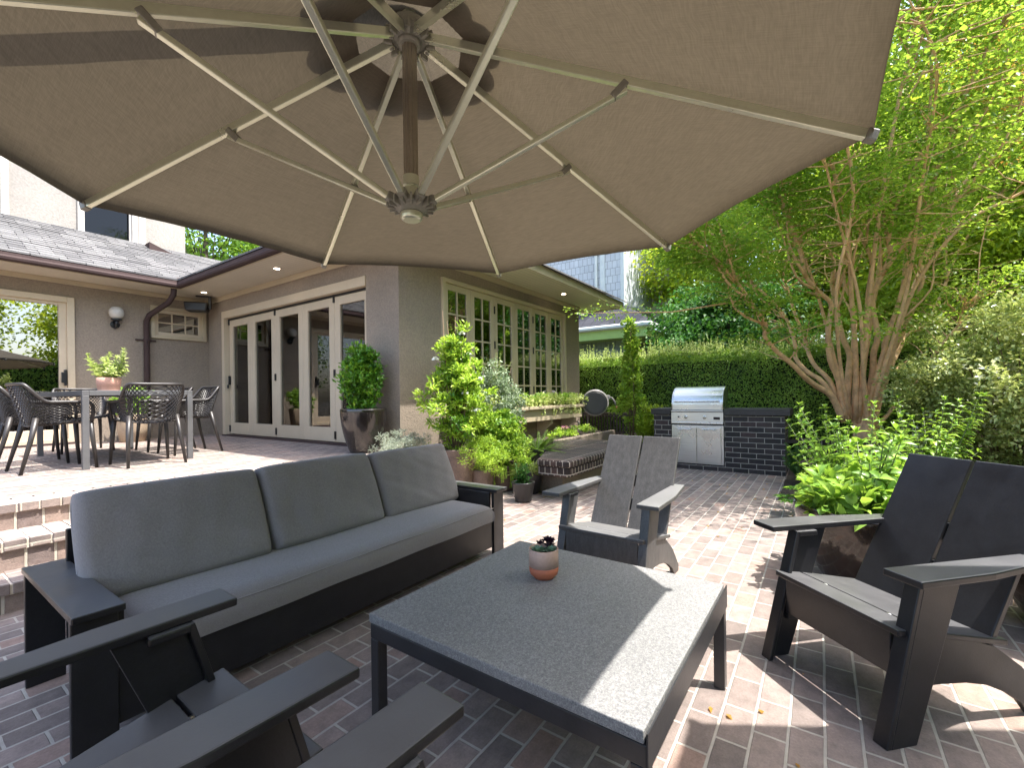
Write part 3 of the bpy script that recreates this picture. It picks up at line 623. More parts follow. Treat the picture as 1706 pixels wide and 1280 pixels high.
for s, xe in ((-1, x0), (1, x1)):
    xi = xe-s*.118
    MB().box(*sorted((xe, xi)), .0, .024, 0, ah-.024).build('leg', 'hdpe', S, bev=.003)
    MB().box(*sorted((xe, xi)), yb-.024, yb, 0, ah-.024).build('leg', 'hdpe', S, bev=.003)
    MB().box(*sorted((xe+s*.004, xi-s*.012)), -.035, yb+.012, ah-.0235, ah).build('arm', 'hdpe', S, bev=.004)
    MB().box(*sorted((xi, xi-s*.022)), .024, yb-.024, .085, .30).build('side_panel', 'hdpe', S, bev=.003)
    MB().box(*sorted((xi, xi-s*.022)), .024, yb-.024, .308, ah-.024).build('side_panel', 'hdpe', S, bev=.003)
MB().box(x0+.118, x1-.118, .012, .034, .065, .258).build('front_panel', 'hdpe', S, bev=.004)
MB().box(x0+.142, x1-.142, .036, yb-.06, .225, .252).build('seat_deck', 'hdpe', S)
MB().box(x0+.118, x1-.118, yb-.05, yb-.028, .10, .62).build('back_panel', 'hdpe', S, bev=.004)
L = x1-x0-.30
sc_ = MB(); n = 60; k = 9; prof = [(-.02, .262), (-.026, .30), (-.020, .352), (.005, .378), (.06, .386), (.30, .392), (.60, .386), (.66, .36), (.66, .262)]
P = []
for i in range(n+1):
    u = i/n; x = x0+.143+(x1-x0-.286)*u; e = min(1, min(u, 1-u)*26)**.5; 
    P.append([(x, y+.004*math.sin(u*23+z*20)*(y < .1), .262+(z-.262)*(.72+.28*e)+.004*math.sin(u*9+y*4)*(z > .37)) for y, z in prof])
sc_.grid(P); f0 = tuple(range(k)); sc_.f.append(f0[::-1]); sc_.f.append(tuple(n*k+j for j in range(k)))
se = sc_.build('seat_cushion', 'cushion', S, smooth=True, bev=.0)
MB().tube([(x0+.15+(x1-x0-.30)*i/30, -.0175+.003*math.sin(i*.77), .356+.002*math.sin(i*.5)) for i in range(31)], .0035, 6).build('piping', 'cushion', se, smooth=True)
cw = (x1-x0-.20)/3
for i in range(3):
    c = cushion('back_cushion', cw-.012, .46, .17, seed=i+3, wr=.011, n=36, k=24).build('back_cushion', 'cushion', S, smooth=True, sub=1)
    wx, hy = cw-.012, .46; lp = [(math.copysign(abs(math.cos(a))**.22, math.cos(a))*wx/2, math.copysign(abs(math.sin(a))**.22, math.sin(a))*hy/2) for a in np.linspace(0, 2*PI, 97)]
    MB().tube([(x*(1.004-.006*(1-abs(2*y/hy))**2), y*(1.004-.016*(1-abs(2*x/wx))**2), .0025*math.sin(x*14+i)) for x, y in lp], .0048, 6, cap=False).build('piping', 'cushion', c, smooth=True)
    c.rotation_euler = (R(90-24), 0, R((-.8, .6, -.3)[i])); c.location = (x0+.10+cw*(i+.5), .455, .575+(.0, .003, -.004)[i])

# ------------------------------------------------------------------ potted succulents on the coffee table
mat('pot_pink', (.50, .33, .26), .55, .08, 8, 90, .04); mat('terracotta', (.42, .125, .06), .65, .12, 8, 90, .06); mat('terracotta_pale', (.55, .30, .22), .75, .15, 6, 70, .08)
leafmat('succulent_green', [(0, (.10, .18, .12)), (.5, (.20, .31, .22)), (1, (.32, .42, .32))], (.3, .5, .2), .12, .5); leafmat('succulent_dark', [(0, (.012, .006, .012)), (.6, (.035, .015, .03)), (1, (.07, .03, .045))], (.1, .02, .05), .08, .35)
q = thing('succulent_pot', 'two-tone pink and terracotta pot of succulents on the stone table', 'potted plant', (1.605, .955, .4025))
MB().lathe([(.0, 0), (.040, 0), (.046, .008), (.056, .017), (.0605, .03), (.061, .05)], n=40).build('pot_base', 'terracotta', q, smooth=True)
MB().lathe([(.0612, .0502), (.0612, .120), (.059, .1225), (.056, .120), (.055, .104), (.0, .104)], n=40).build('pot_body', 'pot_pink', q, smooth=True)
MB().lathe([(.0, .106), (.054, .106)], n=24).build('soil', 'soil', q)
def rosette(c, n, r, up, L, W, tilt, m, par):
    a = np.arange(n)*2.39996; k = np.arange(n)/n
    D = np.stack([np.cos(a)*np.sin(tilt*(k*.9+.15)), np.sin(a)*np.sin(tilt*(k*.9+.15)), np.cos(tilt*(k*.9+.15))], 1)
    P = np.array(c)+D*np.array([r, r, r*.3]); Nn = np.stack([-np.cos(a)*.5, -np.sin(a)*.5, np.full(n, 1.)], 1)
    return leafobj('rosette', [leaves(P, D, Nn, L*(.55+.5*k), W*(.6+.5*k), .5, -.12, True)], m, par)
rosette((-.025, .012, .108), 26, .004, 0, .040, .0135, 1.45, 'succulent_green', q); rosette((.012, -.030, .108), 18, .004, 0, .034, .012, 1.4, 'succulent_green', q)
MB().tube([(.02, -.008, .10), (.022, -.01, .14)], .006, 8).build('stem', 'succulent_dark', q); rosette((.022, -.010, .142), 30, .003, 0, .036, .010, 1.5, 'succulent_dark', q); rosette((.045, -.0, .118), 20, .003, 0, .028, .008, 1.5, 'succulent_dark', q); rosette((.004, .02, .13), 14, .003, 0, .026, .007, 1.3, 'succulent_dark', q)

# ------------------------------------------------------------------ cantilever parasol
mat('umb_metal', (.66, .68, .53), .30, .05, 5, 70, .0, metal=.75); mat('tube_metal', (.34, .30, .24), .30, .1, 5, 70, .0, metal=.7); mat('umb_hub', (.19, .185, .15), .42, .15, 8, 80, .04)
def parasol(label, C=(1.329, 1.421), zr=2.114, tilt=(.014, .029), Rr=1.709, a0=1.985, hz=2.705, run=1.972, mast_az=R(154), nr=8):
    U = thing('parasol', label, 'parasol', (C[0], C[1], 0), group='taupe cantilever parasols')
    rim = []
    for k in range(nr):
        th_ = a0-k*2*PI/nr; x, y = Rr*math.cos(th_), Rr*math.sin(th_); rim.append(Vector((x, y, zr+tilt[0]*x+tilt[1]*y)))
    top = Vector((0, 0, hz)); up = Vector((-tilt[0], -tilt[1], 1)).normalized()
    # canopy: eight panels with a little sag between the ribs; open at the crown under the vent cap
    b = MB(); ns, nt_ = 14, 12
    for k in range(nr):
        a, c = rim[k], rim[(k+1) % nr]; P = []
        for i in range(ns+1):
            s = .135+(1-.135)*i/ns; row = []
            for j in range(nt_+1):
                u = j/nt_; e = a.lerp(c, u); p = top.lerp(e, s*(1.012-.007*math.sin(PI*u)*s*s))
                sag = .012*math.sin(PI*u)*s*s+.0025*math.sin(u*40+k)*math.sin(s*23+k*2)*math.sin(PI*u)
                row.append((p.x, p.y, p.z+.030+sag))
            P.append(row)
        P.append([(x*1.001, y*1.001, z-.035) for x, y, z in P[-1]])
        b.grid(P)
    b.build('canopy', 'canopy', U, smooth=True)
    # vent cap with a scalloped skirt
    b = MB()
    for k in range(nr):
        a, c = rim[k], rim[(k+1) % nr]; P = []
        for i in range(9):
            s = .015+.215*i/8; row = []
            for j in range(17):
                u = j/16; e = a.lerp(c, u); sc2 = s if i < 8 else s*(1+.10*abs(math.sin(PI*2*u))**.7)
                p = top.lerp(e, sc2); row.append((p.x, p.y, p.z+.095-.0*s))
            P.append(row)
        b.grid(P)
    b.build('vent_cap', 'canopy_vent', U, smooth=True)
    # ribs and struts
    hub_r, knob = .075, Vector((0, 0, run))
    for k in range(nr):
        e = rim[k]; d = (e-top); d0 = Vector((e.x, e.y, 0)).normalized(); st = top+d0*hub_r+Vector((0, 0, -.03)); en = e+Vector((0, 0, -.012))-d.normalized()*.0
        rb = MB().bar(st, en, .024, .036).build('rib', 'umb_metal', U, bev=.003)
        MB().bar(en-(en-st).normalized()*.004, en+(en-st).normalized()*.035, .032, .044).build('rib_end', 'umb_hub', rb, bev=.006)
        q_ = st.lerp(en, .50)-Vector((0, 0, .03)); s0 = knob+d0*.062+Vector((0, 0, .0))
        stt = MB().bar(s0, q_, .026, .022).build('strut', 'umb_metal', U, bev=.004)
        MB().bar(q_-(q_-s0).normalized()*.06, q_+Vector((0, 0, .028)), .036, .028).build('strut_bracket', 'umb_hub', stt, bev=.005)
        MB().bar(s0-d0*.03, s0+(q_-s0).normalized()*.05, .036, .034).build('strut_clevis', 'umb_hub', stt, bev=.005)
    hb_ = MB().lathe([(.0, -.055), (.045, -.055), (.05, -.045), (.05, -.035), (.08, -.03), (.088, -.01), (.08, .03), (.04, .06), (.0, .06)], c=(0, 0, hz), n=24)
    for k in range(16):
        a = a0+k*PI/8; hb_.bar((.07*math.cos(a), .07*math.sin(a), hz-.03), (.105*math.cos(a), .105*math.sin(a), hz-.028), .012, .05)
    hb_.build('crown_hub', 'umb_hub', U, bev=.002)
    # fluted centre tube
    prof = []; v = MB(); n = 36
    ring = [((.029+.0022*(k % 3 == 0)-.002*(k % 3 == 1))*math.cos(2*PI*k/n), (.029+.0022*(k % 3 == 0)-.002*(k % 3 == 1))*math.sin(2*PI*k/n)) for k in range(n)]
    v.prism(ring, run+.12, hz-.05, 'z'); v.build('centre_tube', 'tube_metal', U)
    MB().lathe([(.0, .125), (.034, .125), (.034, .085), (.028, .08), (.034, .07), (.042, .03), (.0, .03)], c=(0, 0, run), n=24).build('collar', 'umb_metal', U, smooth=False)
    lo = MB().lathe([(.0, -.03), (.05, -.03), (.06, -.02), (.072, -.012), (.08, .0), (.075, .018), (.045, .03), (.0, .03)], c=(0, 0, run), n=24)
    for k in range(16):
        a = a0+k*PI/8; lo.bar((.06*math.cos(a), .06*math.sin(a), run), (.098*math.cos(a), .098*math.sin(a), run+.002), .010, .036)
    lo.build('runner_hub', 'umb_hub', U, bev=.002)
    MB().lathe([(.0, -.062), (.035, -.062), (.044, -.056), (.046, -.045), (.046, -.0305)], c=(0, 0, run), n=28).build('end_cap', 'umb_metal', U, smooth=False, bev=.003)
    # the arm above and the mast off to one side
    dm = Vector((math.cos(mast_az), math.sin(mast_az), 0)); mb = dm*2.35
    MB().tube([(0, 0, hz+.05), (0, 0, hz+.15)], .03, 12).build('hanger', 'umb_metal', U)
    MB().bar(Vector((0, 0, hz+.15))-dm*.08, Vector((0, 0, hz+.15))+mb, .115, .085).build('arm', 'bronze_metal', U, bev=.01)
    MB().bar(mb+Vector((0, 0, .05)), mb+Vector((0, 0, hz+.24)), .10, .085, up=dm).build('mast', 'bronze_metal', U, bev=.01)
    MB().box(mb.x-.42, mb.x+.42, mb.y-.42, mb.y+.42, 0, .085).build('base', 'black_metal', U, bev=.015)
    return U
parasol('large taupe cantilever parasol open over the sofa, seen from underneath')

parasol('smaller taupe parasol behind the camera, casting the shadow at the lower right', C=(1.434, -1.783), zr=2.55, tilt=(0, 0), Rr=1.3, a0=R(62), nr=6, hz=3.15, run=2.4, mast_az=R(-125))  # unseen canopy added only to throw the lower-right shadow; outline shaped to fit
# ------------------------------------------------------------------ dining table and shell chairs on the terrace
mat('dining_metal', (.115, .115, .118), .45, .10, 5, 90, .03, metal=.2); mat('chair_plastic', (.030, .026, .024), .42, .15, 8, 120, .03)
D = thing('dining_table', 'long grey metal dining table on the brick terrace', 'table', (1.622, 6.70, ZT))
tx, ty, th = .45, .985, .752
MB().box(-tx+.05, tx-.05, -ty+.05, ty-.05, th-.022, th-.004).build('table_top', 'dining_metal', D, bev=.002)
b = MB().box(-tx, -tx+.05, -ty, ty, th-.05, th).box(tx-.05, tx, -ty, ty, th-.05, th).box(-tx+.05, tx-.05, -ty, -ty+.05, th-.05, th).box(-tx+.05, tx-.05, ty-.05, ty, th-.05, th)
b.build('frame', 'dining_metal', D, bev=.003)
for sx in (-1, 1):
    for sy in (-1, 1): MB().box(*sorted((sx*tx, sx*(tx-.05))), *sorted((sy*ty, sy*(ty-.05))), 0, th-.0505).build('leg', 'dining_metal', D, bev=.003)
def shell_chair(label):
    r = thing('dining_chair', label, 'chair', group='black perforated shell chairs round the dining table')
    def foot(t, z):
        """plan outline: t=-1..1 from one arm end round the back to the other; z height"""
        f = min(1, max(0, (z-.44)/.37)); wd = .205+.075*f**.7; bk = -.205-.095*f; fr = .16+.03*f
        a = abs(t); s = 1 if t > 0 else -1
        if a < .60:
            q = a/.60*PI/2; e = .55
            return (bk*(math.cos(q)**e) if q < PI/2-1e-6 else 0., s*wd*(math.sin(q)**e))
        return ((a-.60)/.40*fr, s*wd*(1-.03*(a-.6)))
    def rimz(t):
        a = abs(t); u = min(1, max(0, (a-.24)/.30)); u = u*u*(3-2*u); return .81-.165*u-.02*max(0, a-.7)
    def botz(t): return .435+.0*t+.07*max(0, abs(t)-.55)
    nt, ns = 68, 17; vid = {}; V = []; Fc = []
    def vert(i, j):
        if (i, j) in vid: return vid[(i, j)]
        t = -1+2*i/nt; z = botz(t)+(rimz(t)-botz(t))*j/ns; x, y = foot(t, z)
        if j == 0: x, y = x*.93, y*.93
        V.append((x, y, z)); vid[(i, j)] = len(V)-1; return vid[(i, j)]
    for i in range(1, nt):
        for j in range(1, ns):
            if (i+j) % 2 == 0:
                t = -1+2*i/nt; fz = j/ns
                if abs(t) > .60 and .10 < fz < .42 and abs(t) < .93: continue     # side opening under the arm
                Fc.append((vert(i, j-1), vert(i+1, j), vert(i, j+1), vert(i-1, j)))
    b = MB(); b.add(V, Fc); sh = b.build('shell', 'chair_plastic', r)
    q = sh.modifiers.new('lattice', 'WIREFRAME'); q.thickness = .0145; q.use_boundary = True; q.use_even_offset = False; q.use_replace = True
    # perforated seat pan
    b = MB(); V = []; Fc = []; vid = {}; n = 26
    def sv(i, j):
        if (i, j) in vid: return vid[(i, j)]
        u, v_ = -1+2*i/n, -1+2*j/n; x = -.20+.41*(u+1)/2; wd = .20+.035*(u+1)/2; V.append((x, wd*v_*(1-.12*(abs(u)**6)), .432+.022*v_*v_+.012*u-.02*max(0, u-.75)*4)); vid[(i, j)] = len(V)-1; return vid[(i, j)]
    for i in range(1, n):
        for j in range(1, n):
            if (i+j) % 2 == 0: Fc.append((sv(i, j-1), sv(i+1, j), sv(i, j+1), sv(i-1, j)))
    b.add(V, Fc); se = b.build('seat', 'chair_plastic', r); q = se.modifiers.new('lattice', 'WIREFRAME'); q.thickness = .014; q.use_boundary = True; q.use_even_offset = False
    pts = []; 
    for i in range(49):
        t = -1+2*i/48; z = rimz(t); x, y = foot(t, z); pts.append((x, y, z))
    e0, e1 = pts[0], pts[-1]
    pts = [(e0[0]+.02, e0[1]*.92, .45), (e0[0]+.028, e0[1]*.97, .54), (e0[0]+.022, e0[1], .61)]+pts+[(e1[0]+.022, e1[1], .61), (e1[0]+.028, e1[1]*.97, .54), (e1[0]+.02, e1[1]*.92, .45)]
    MB().tube(pts, .0145, 8, flat=1.0).build('rim', 'chair_plastic', r, smooth=True)
    for s in (1, -1):
        MB().tube([(.19, s*.215, .47), (.205, s*.232, .25), (.225, s*.245, 0)], [.022, .018, .013], 10).build('leg', 'chair_plastic', r, smooth=True)
        MB().tube([(-.175, s*.195, .50), (-.215, s*.215, .30), (-.285, s*.235, 0)], [.024, .019, .013], 10).build('leg', 'chair_plastic', r, smooth=True)
    return r
proto = shell_chair('black perforated shell chair at the near table end with its back to the sofa')
spots = [(1.665, 5.715, 90, None), (1.055, 6.05, 3, 'black perforated shell chair beside the sliding door side of the table, nearer the steps'),
         (1.01, 6.78, -2, 'black perforated shell chair on the sliding-door side, further from the steps'),
         (2.27, 6.42, 181, 'black perforated shell chair nearest the folding doors, showing past the table leg'),
         (2.24, 7.12, 178, 'black perforated shell chair on the folding-door side, mostly hidden by its neighbour'),
         (1.62, 7.86, -90, 'black perforated shell chair at the far table end by the house wall')]
for i, (x, y, a, lb) in enumerate(spots):
    c = proto if i == 0 else copy_tree(proto)
    c.location = (x, y, ZT); c.rotation_euler = (0, 0, R(a))
    if lb: c['label'] = lb

# ------------------------------------------------------------------ brick grill counter and gas grill
K = thing('grill_counter', 'dark brick counter with pale mortar round the gas grill', 'counter', (7.56, 1.28, 0))
def kb(n_, bx, m, **k):
    o = bx.build(n_, m, K, **k); o.location = (-7.56, -1.28, 0); return o
kb('brick_pier', MB().box(7.2, 7.92, .40, 1.165, 0, .835), 'dark_brick'); kb('brick_pier', MB().box(7.2, 7.92, 1.925, 2.20, 0, .835), 'dark_brick')
kb('brick_base', MB().box(7.2, 7.92, 1.165, 1.925, 0, .078).box(7.7, 7.92, 1.165, 1.925, .078, .835), 'dark_brick')
kb('cap', MB().box(7.165, 7.95, .335, 1.164, .835, .925).box(7.165, 7.95, 1.926, 2.235, .835, .925).box(7.72, 7.95, 1.164, 1.926, .835, .925), 'cap_stone' if 'cap_stone' in M else mat('cap_stone', (.032, .027, .026), .55, .3, 9, 70, .12), bev=.006)
Gg = thing('gas_grill', 'stainless steel gas grill with a rounded hood built into the brick counter', 'grill', (7.2, 1.545, 0))
def gbx(n_, bx, m, **k): return bx.build(n_, m, Gg, **k)
wv = .372
gbx('cabinet', MB().box(-.012, .45, -wv, wv, .09, .675), 'brushed_steel', bev=.003)
for s in (0, 1):
    y0, y1 = ((.006, wv-.035) if s else (-wv+.035, -.004))
    d_ = gbx('cabinet_door', MB().box(-.030, -.013, y0, y1, .115, .645), 'brushed_steel', bev=.003)
    ym = (y0+y1)/2; MB().tube([(-.052, ym-.10, .615), (-.052, ym+.10, .615)], .009, 10).box(-.052, -.030, ym-.095, ym-.083, .609, .621).box(-.052, -.030, ym+.083, ym+.095, .609, .621).build('handle', 'steel', d_, smooth=False)
gbx('dark_gap', MB().box(-.010, .40, -wv+.01, wv-.01, .6755, .694), 'black_metal')
cp = gbx('control_panel', MB().prism([(-.022, .695), (-.030, .700), (-.030, .872), (-.05, .885), (-.05, .900), (.40, .900), (.40, .695)], -wv, wv), 'brushed_steel', bev=.002)
gbx('drip_rail', MB().box(-.042, -.023, -wv, wv, .697, .725), 'steel', bev=.004)
for y in (.155, -.115):
    kn = MB().lathe([(.0, 0), (.027, 0), (.027, .012), (.021, .014), (.021, .034), (.0, .036)], n=24).build('knob', 'steel', cp, bev=.002); kn.rotation_euler = (0, -PI/2, 0); kn.location = (-.030, y, .80)
    MB().box(-.018, .018, -.004, .004, .036, .044).build('grip', 'black_metal', kn)
ig = MB().lathe([(.0, 0), (.012, 0), (.012, .012), (.0, .012)], n=14).build('igniter', 'black_metal', cp); ig.rotation_euler = (0, -PI/2, 0); ig.location = (-.030, .262, .80)
MB().box(-.0335, -.0305, -.327, -.238, .765, .805).build('badge', 'black_metal', cp)
MB().box(-.0345, -.0336, -.320, -.245, .776, .794).build('badge_plate', 'bronze_metal', cp)
hd = [(-.02, .905), (-.02, .99)]+[(-.02+.36*(1-math.cos(a)), .99+.275*math.sin(a)) for a in np.linspace(.12, PI/2, 12)]+[(.44, 1.262), (.46, 1.2), (.46, .905)]
h_ = gbx('hood', MB().prism(hd, -wv+.012, wv-.012), 'brushed_steel', bev=.006)
MB().prism(hd[:1]+[(x-.006, z+.004) for x, z in hd[1:14]]+[(.44, 1.24), (.44, .905)], wv-.020, wv-.004).build('hood_end', 'steel', h_, bev=.004)
MB().prism(hd[:1]+[(x-.006, z+.004) for x, z in hd[1:14]]+[(.44, 1.24), (.44, .905)], -wv+.004, -wv+.020).build('hood_end', 'steel', h_, bev=.004)
MB().tube([(-.075, -wv+.05, 1.04), (-.075, wv-.05, 1.04)], .0125, 12).box(-.075, -.02, -wv+.05, -wv+.07, 1.025, 1.055).box(-.075, -.02, wv-.07, wv-.05, 1.025, 1.055).build('hood_handle', 'steel', h_)
# ------------------------------------------------------------------ brick bench, low walls
Bn = thing('brick_bench', 'low dark brick bench with rounded brick edge on a stucco base', 'bench', (5.3, 2.7, 0))
o = MB().prism([(4.66, 2.5), (4.66, 3.22), (6.55, 3.22), (6.55, 2.42), (4.9, 2.42)], 0, .27, 'z').build('base', 'stucco', Bn); o.location = (-5.3, -2.7, 0)
nb = MB(); k = 0
y = 2.225
ol = [(4.30, 2.215), (4.27, 2.25), (4.27, 2.60), (5.72, 3.24), (6.56, 3.24), (6.56, 2.215)]
o = MB().prism(ol, .272, .372, 'z').build('soldier_course', 'dark_rowlock', Bn, bev=.01); o.location = (-5.3, -2.7, 0)
o = MB().prism([(x-(.02 if x < 4.6 else 0), y_-(.02 if y_ < 2.4 else 0)) for x, y_ in ol], .376, .45, 'z').build('top_course', 'dark_rowlock', Bn, bev=.02, seg=3); o.location = (-5.3, -2.7, 0)
o = MB().box(4.68, 6.5, 2.45, 3.2, .268, .3).build('mortar_bed', 'mortar', Bn); o.location = (-5.3, -2.7, 0)
lw = thing('low_brick_wall', 'low red-brown brick retaining wall behind the planting bed', 'wall', (8.36, -1.5, 0))
MB().box(-.09, .11, -6, 1.78, 0, .345).build('courses', 'red_brick', lw); MB().box(-.115, .125, -6, 1.78, .345, .425).build('rowlock_cap', 'dark_rowlock', lw, bev=.008)
lg = thing('planter_wall', 'pale stucco planter ledge behind the brick bench holding flowers', 'wall', (6.9, 3.25, 0))
MB().box(-.95, 1.3, -.0, .10, 0, .475).build('ledge', 'stucco', lg, bev=.01)
MB().grid([[(x, y, .46+.02*math.sin(x*20+y*9)) for x in np.linspace(-.9, 1.15, 16)] for y in np.linspace(.12, .5, 6)]).build('soil', 'soil', lg)
# gate
gt = thing('slatted_gate', 'low dark slatted gate between the house corner and the hedge', 'gate', (8.9, 3.75, 0))
MB().box(-.03, .03, -.52, .50, .70, .78).box(-.03, .03, -.52, .50, .08, .15).build('rails', 'gate_wood' if 'gate_wood' in M else mat('gate_wood', (.075, .06, .048), .75, .25, 4, 60, .1), gt, bev=.006)
for i in range(15): MB().box(-.052, -.032, -.50+i*.068, -.465+i*.068, .04, .72).build('slat', 'gate_wood', gt, bev=.003)
# hose reel
mat('reel_plastic', (.045, .043, .042), .4, .12, 5, 80, .03); mat('reel_light', (.34, .32, .30), .4, .1, 5, 80, .03); mat('hose_rubber', (.34, .31, .28), .5, .1); mat('hose_red', (.42, .10, .07), .5, .1)
hr = thing('hose_reel', 'round black wall hose reel with a short hose end beside the window box', 'hose reel', (8.3, 3.70, 1.0), R(25))
def disc(r_, a0, a1, n=36, ex=1.0): return [(r_*math.cos(2*PI*k/n), ex*r_*math.sin(2*PI*k/n)) for k in range(n)]
MB().prism([(y, z) for y, z in disc(.265, 0, 1)], -.13, .13, 'x').build('housing', 'reel_light', hr, bev=.045, seg=4)
MB().prism([(y, z) for y, z in disc(.212, 0, 1)], -.146, -.128, 'x').build('face_disc', 'reel_plastic', hr, bev=.012, seg=3)
MB().prism([(y, z) for y, z in disc(.236, 0, 1)], -.137, -.126, 'x').build('face_ring', 'reel_plastic', hr, bev=.006)
MB().box(-.05, .08, .20, .46, -.02, .12).build('wall_bracket', 'reel_plastic', hr, bev=.012)
MB().box(-.10, .10, -.29, -.17, .06, .15).build('outlet', 'reel_light', hr, bev=.02)
MB().tube([(0, -.28, .11), (0, -.33, .09), (-.01, -.38, .02), (-.01, -.41, -.08)], .016, 10).build('hose_end', 'hose_rubber', hr, smooth=True)
MB().tube([(-.01, -.41, -.07), (-.01, -.418, -.12), (-.01, -.42, -.17)], .018, 10).build('nozzle', 'hose_red', hr, smooth=True)
fc = thing('garden_tap', 'grey garden tap and looped supply hose on the wall under the hose reel', 'tap', (8.30, 4.08, .55))
MB().tube([(0, .11, .06), (0, .0, .06), (0, -.03, .02), (0, -.03, -.03)], .016, 8).box(-.035, .035, -.01, .01, .085, .095).build('tap', 'steel', fc, bev=.002)
MB().tube([(0, -.03, -.03), (-.02, -.05, -.2), (0, -.07, -.42), (.05, -.08, -.50), (.1, -.1, -.45), (.1, -.16, -.1), (.05, -.2, .2), (.02, -.22, .28)], .013, 8).tube([(0, -.0, .06), (-.06, -.05, -.1), (-.07, -.06, -.5)], .011, 8).build('supply_hose', 'hose_rubber', fc, smooth=True)
# path light
pl = thing('path_light', 'small mushroom path light on a thin stake in the planting bed', 'garden lamp', (5.86, .13, .03))
MB().tube([(0, 0, -.02), (0, 0, .36)], .009, 8).build('stake', 'bronze_metal', pl); MB().lathe([(.0, .395), (.012, .393), (.03, .376), (.085, .352), (.085, .346), (.02, .35), (.0, .352)], n=24).build('cap', 'bronze_metal', pl, smooth=True)
# ------------------------------------------------------------------ neighbour's house
Nh = thing('neighbour_house', 'pale blue shingled two-storey house beyond the hedge with green eaves', 'house', (13, 5, 0))
def nbx(n_, bx, m, par=None, **k):
    o = bx.build(n_, m, par or Nh, **k)
    if par is None: o.location = (-13, -5, 0)
    return o
mat('lime_reflection', (.40, .56, .16), .5, .05); mat('pale_paint', (.60, .64, .62), .5, .05)  # lime tone paints the green light reflected by the hedge onto the eaves
nbx('upper_wall', MB().box(13.5, 16.4, 5.05, 12, 3.7, 9), 'blue_shakes'); nbx('corner_board', MB().box(13.46, 13.5, 5.62, 5.78, 3.9, 9).box(13.46, 13.52, 4.98, 5.1, 3.7, 9), 'pale_paint')
nbx('lower_wall', MB().box(13.05, 17, 4.6, 13, 0, 3.15), 'green_shakes')
nbx('lower_roof', MB().add([(12.45, 3.95, 3.20), (12.45, 13, 3.20), (13.55, 13, 3.95), (13.55, 5.0, 3.95), (17.5, 3.95, 3.20), (17.5, 5.0, 3.95)], [(0, 3, 2, 1), (0, 4, 5, 3)]), 'dark_shingle', solid=.05)
gg = MB(); sweep(gg, [(12.42, 13), (12.42, 3.92), (17.5, 3.92)], [(0, .14), (.06, .14), (.09, .09), (.085, .03), (.05, 0), (0, 0)], 3.06); nbx('gutter', gg, 'pale_paint')
nbx('eave_soffit', MB().box(12.47, 13.05, 3.97, 13, 2.80, 3.058).box(13.05, 17.5, 3.97, 4.6, 2.80, 3.058), 'lime_reflection')
nbx('side_window', MB().box(14.2, 15.3, 4.56, 4.6, 1.0, 2.6), 'pale_paint'); nbx('bay_wall', MB().box(16.41, 19, 4.4, 9, 3.9, 6.2), 'white_paint'); nbx('bay_roof', MB().prism([(16.2, 6.2), (19.2, 6.2), (17.7, 7.3)], 4.2, 9.2), 'dark_shingle')
nbx('chimney_pipe', MB().tube([(13.42, 5.9, 3.8), (13.42, 5.9, 9)], .05, 10), 'pale_paint')
mat('bark_tan', (.72, .45, .24), .8, .22, 9, 50, .15, c2=(.46, .29, .16), dist=.01); mat('bark_dark', (.10, .08, .06), .9, .3, 6, 40, .2)
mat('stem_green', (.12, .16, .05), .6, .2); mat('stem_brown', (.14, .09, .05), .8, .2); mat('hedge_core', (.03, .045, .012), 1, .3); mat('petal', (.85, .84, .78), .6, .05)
mat('glaze_black', (.020, .016, .014), .16, .3, 3, 40, .05, coat=.6); mat('glaze_bronze', (.05, .037, .030), .14, .35, 2.5, 30, .05, metal=.35, coat=.5); mat('pot_brown', (.16, .105, .08), .55, .3, 5, 60, .1); mat('pot_tan', (.38, .29, .20), .7, .15, 5, 60, .08); mat('pot_black', (.03, .028, .028), .35, .2, 5, 60, .04)
leafmat('leaf_maple', [(0, (.022, .060, .012)), (.4, (.070, .145, .018)), (.75, (.145, .215, .028)), (1, (.29, .27, .035))], (.52, .72, .07), .55, .4, gain=1.75)
leafmat('leaf_bright', [(0, (.08, .15, .01)), (.4, (.18, .28, .02)), (.8, (.32, .38, .03)), (1, (.48, .36, .06))], (.66, .78, .06), .5, .45, big=.6, gain=1.25)
leafmat('leaf_dark', [(0, (.010, .030, .008)), (.5, (.022, .065, .014)), (1, (.05, .12, .02))], (.12, .35, .03), .25, .5, big=.8, spec=.2, gain=1.90)
leafmat('leaf_hedge', [(0, (.020, .042, .008)), (.5, (.055, .095, .014)), (1, (.12, .16, .03))], (.42, .58, .06), .45, .38, gain=3.90)
leafmat('leaf_pale', [(0, (.11, .15, .04)), (.5, (.24, .29, .09)), (1, (.42, .44, .20))], (.5, .6, .15), .35, .4, gain=1.75)
leafmat('leaf_lime', [(0, (.035, .085, .012)), (.4, (.12, .20, .02)), (.8, (.24, .32, .04)), (1, (.40, .43, .10))], (.48, .66, .06), .4, .4, big=4, gain=2.00)
leafmat('leaf_glossy', [(0, (.012, .045, .006)), (.5, (.04, .115, .012)), (.85, (.12, .22, .02)), (1, (.26, .33, .04))], (.3, .5, .03), .28, .28, big=5, gain=1.90)
leafmat('leaf_grey', [(0, (.06, .085, .05)), (.5, (.15, .19, .12)), (1, (.34, .38, .28))], (.3, .45, .18), .25, .45, big=6, gain=1.70)
leafmat('leaf_silver', [(0, (.24, .28, .22)), (.5, (.42, .46, .37)), (1, (.62, .64, .54))], (.5, .6, .4), .25, .7, big=8)
leafmat('leaf_mid', [(0, (.03, .07, .012)), (.5, (.085, .16, .022)), (1, (.20, .30, .05))], (.4, .58, .05), .38, .35, big=5, gain=2.05)
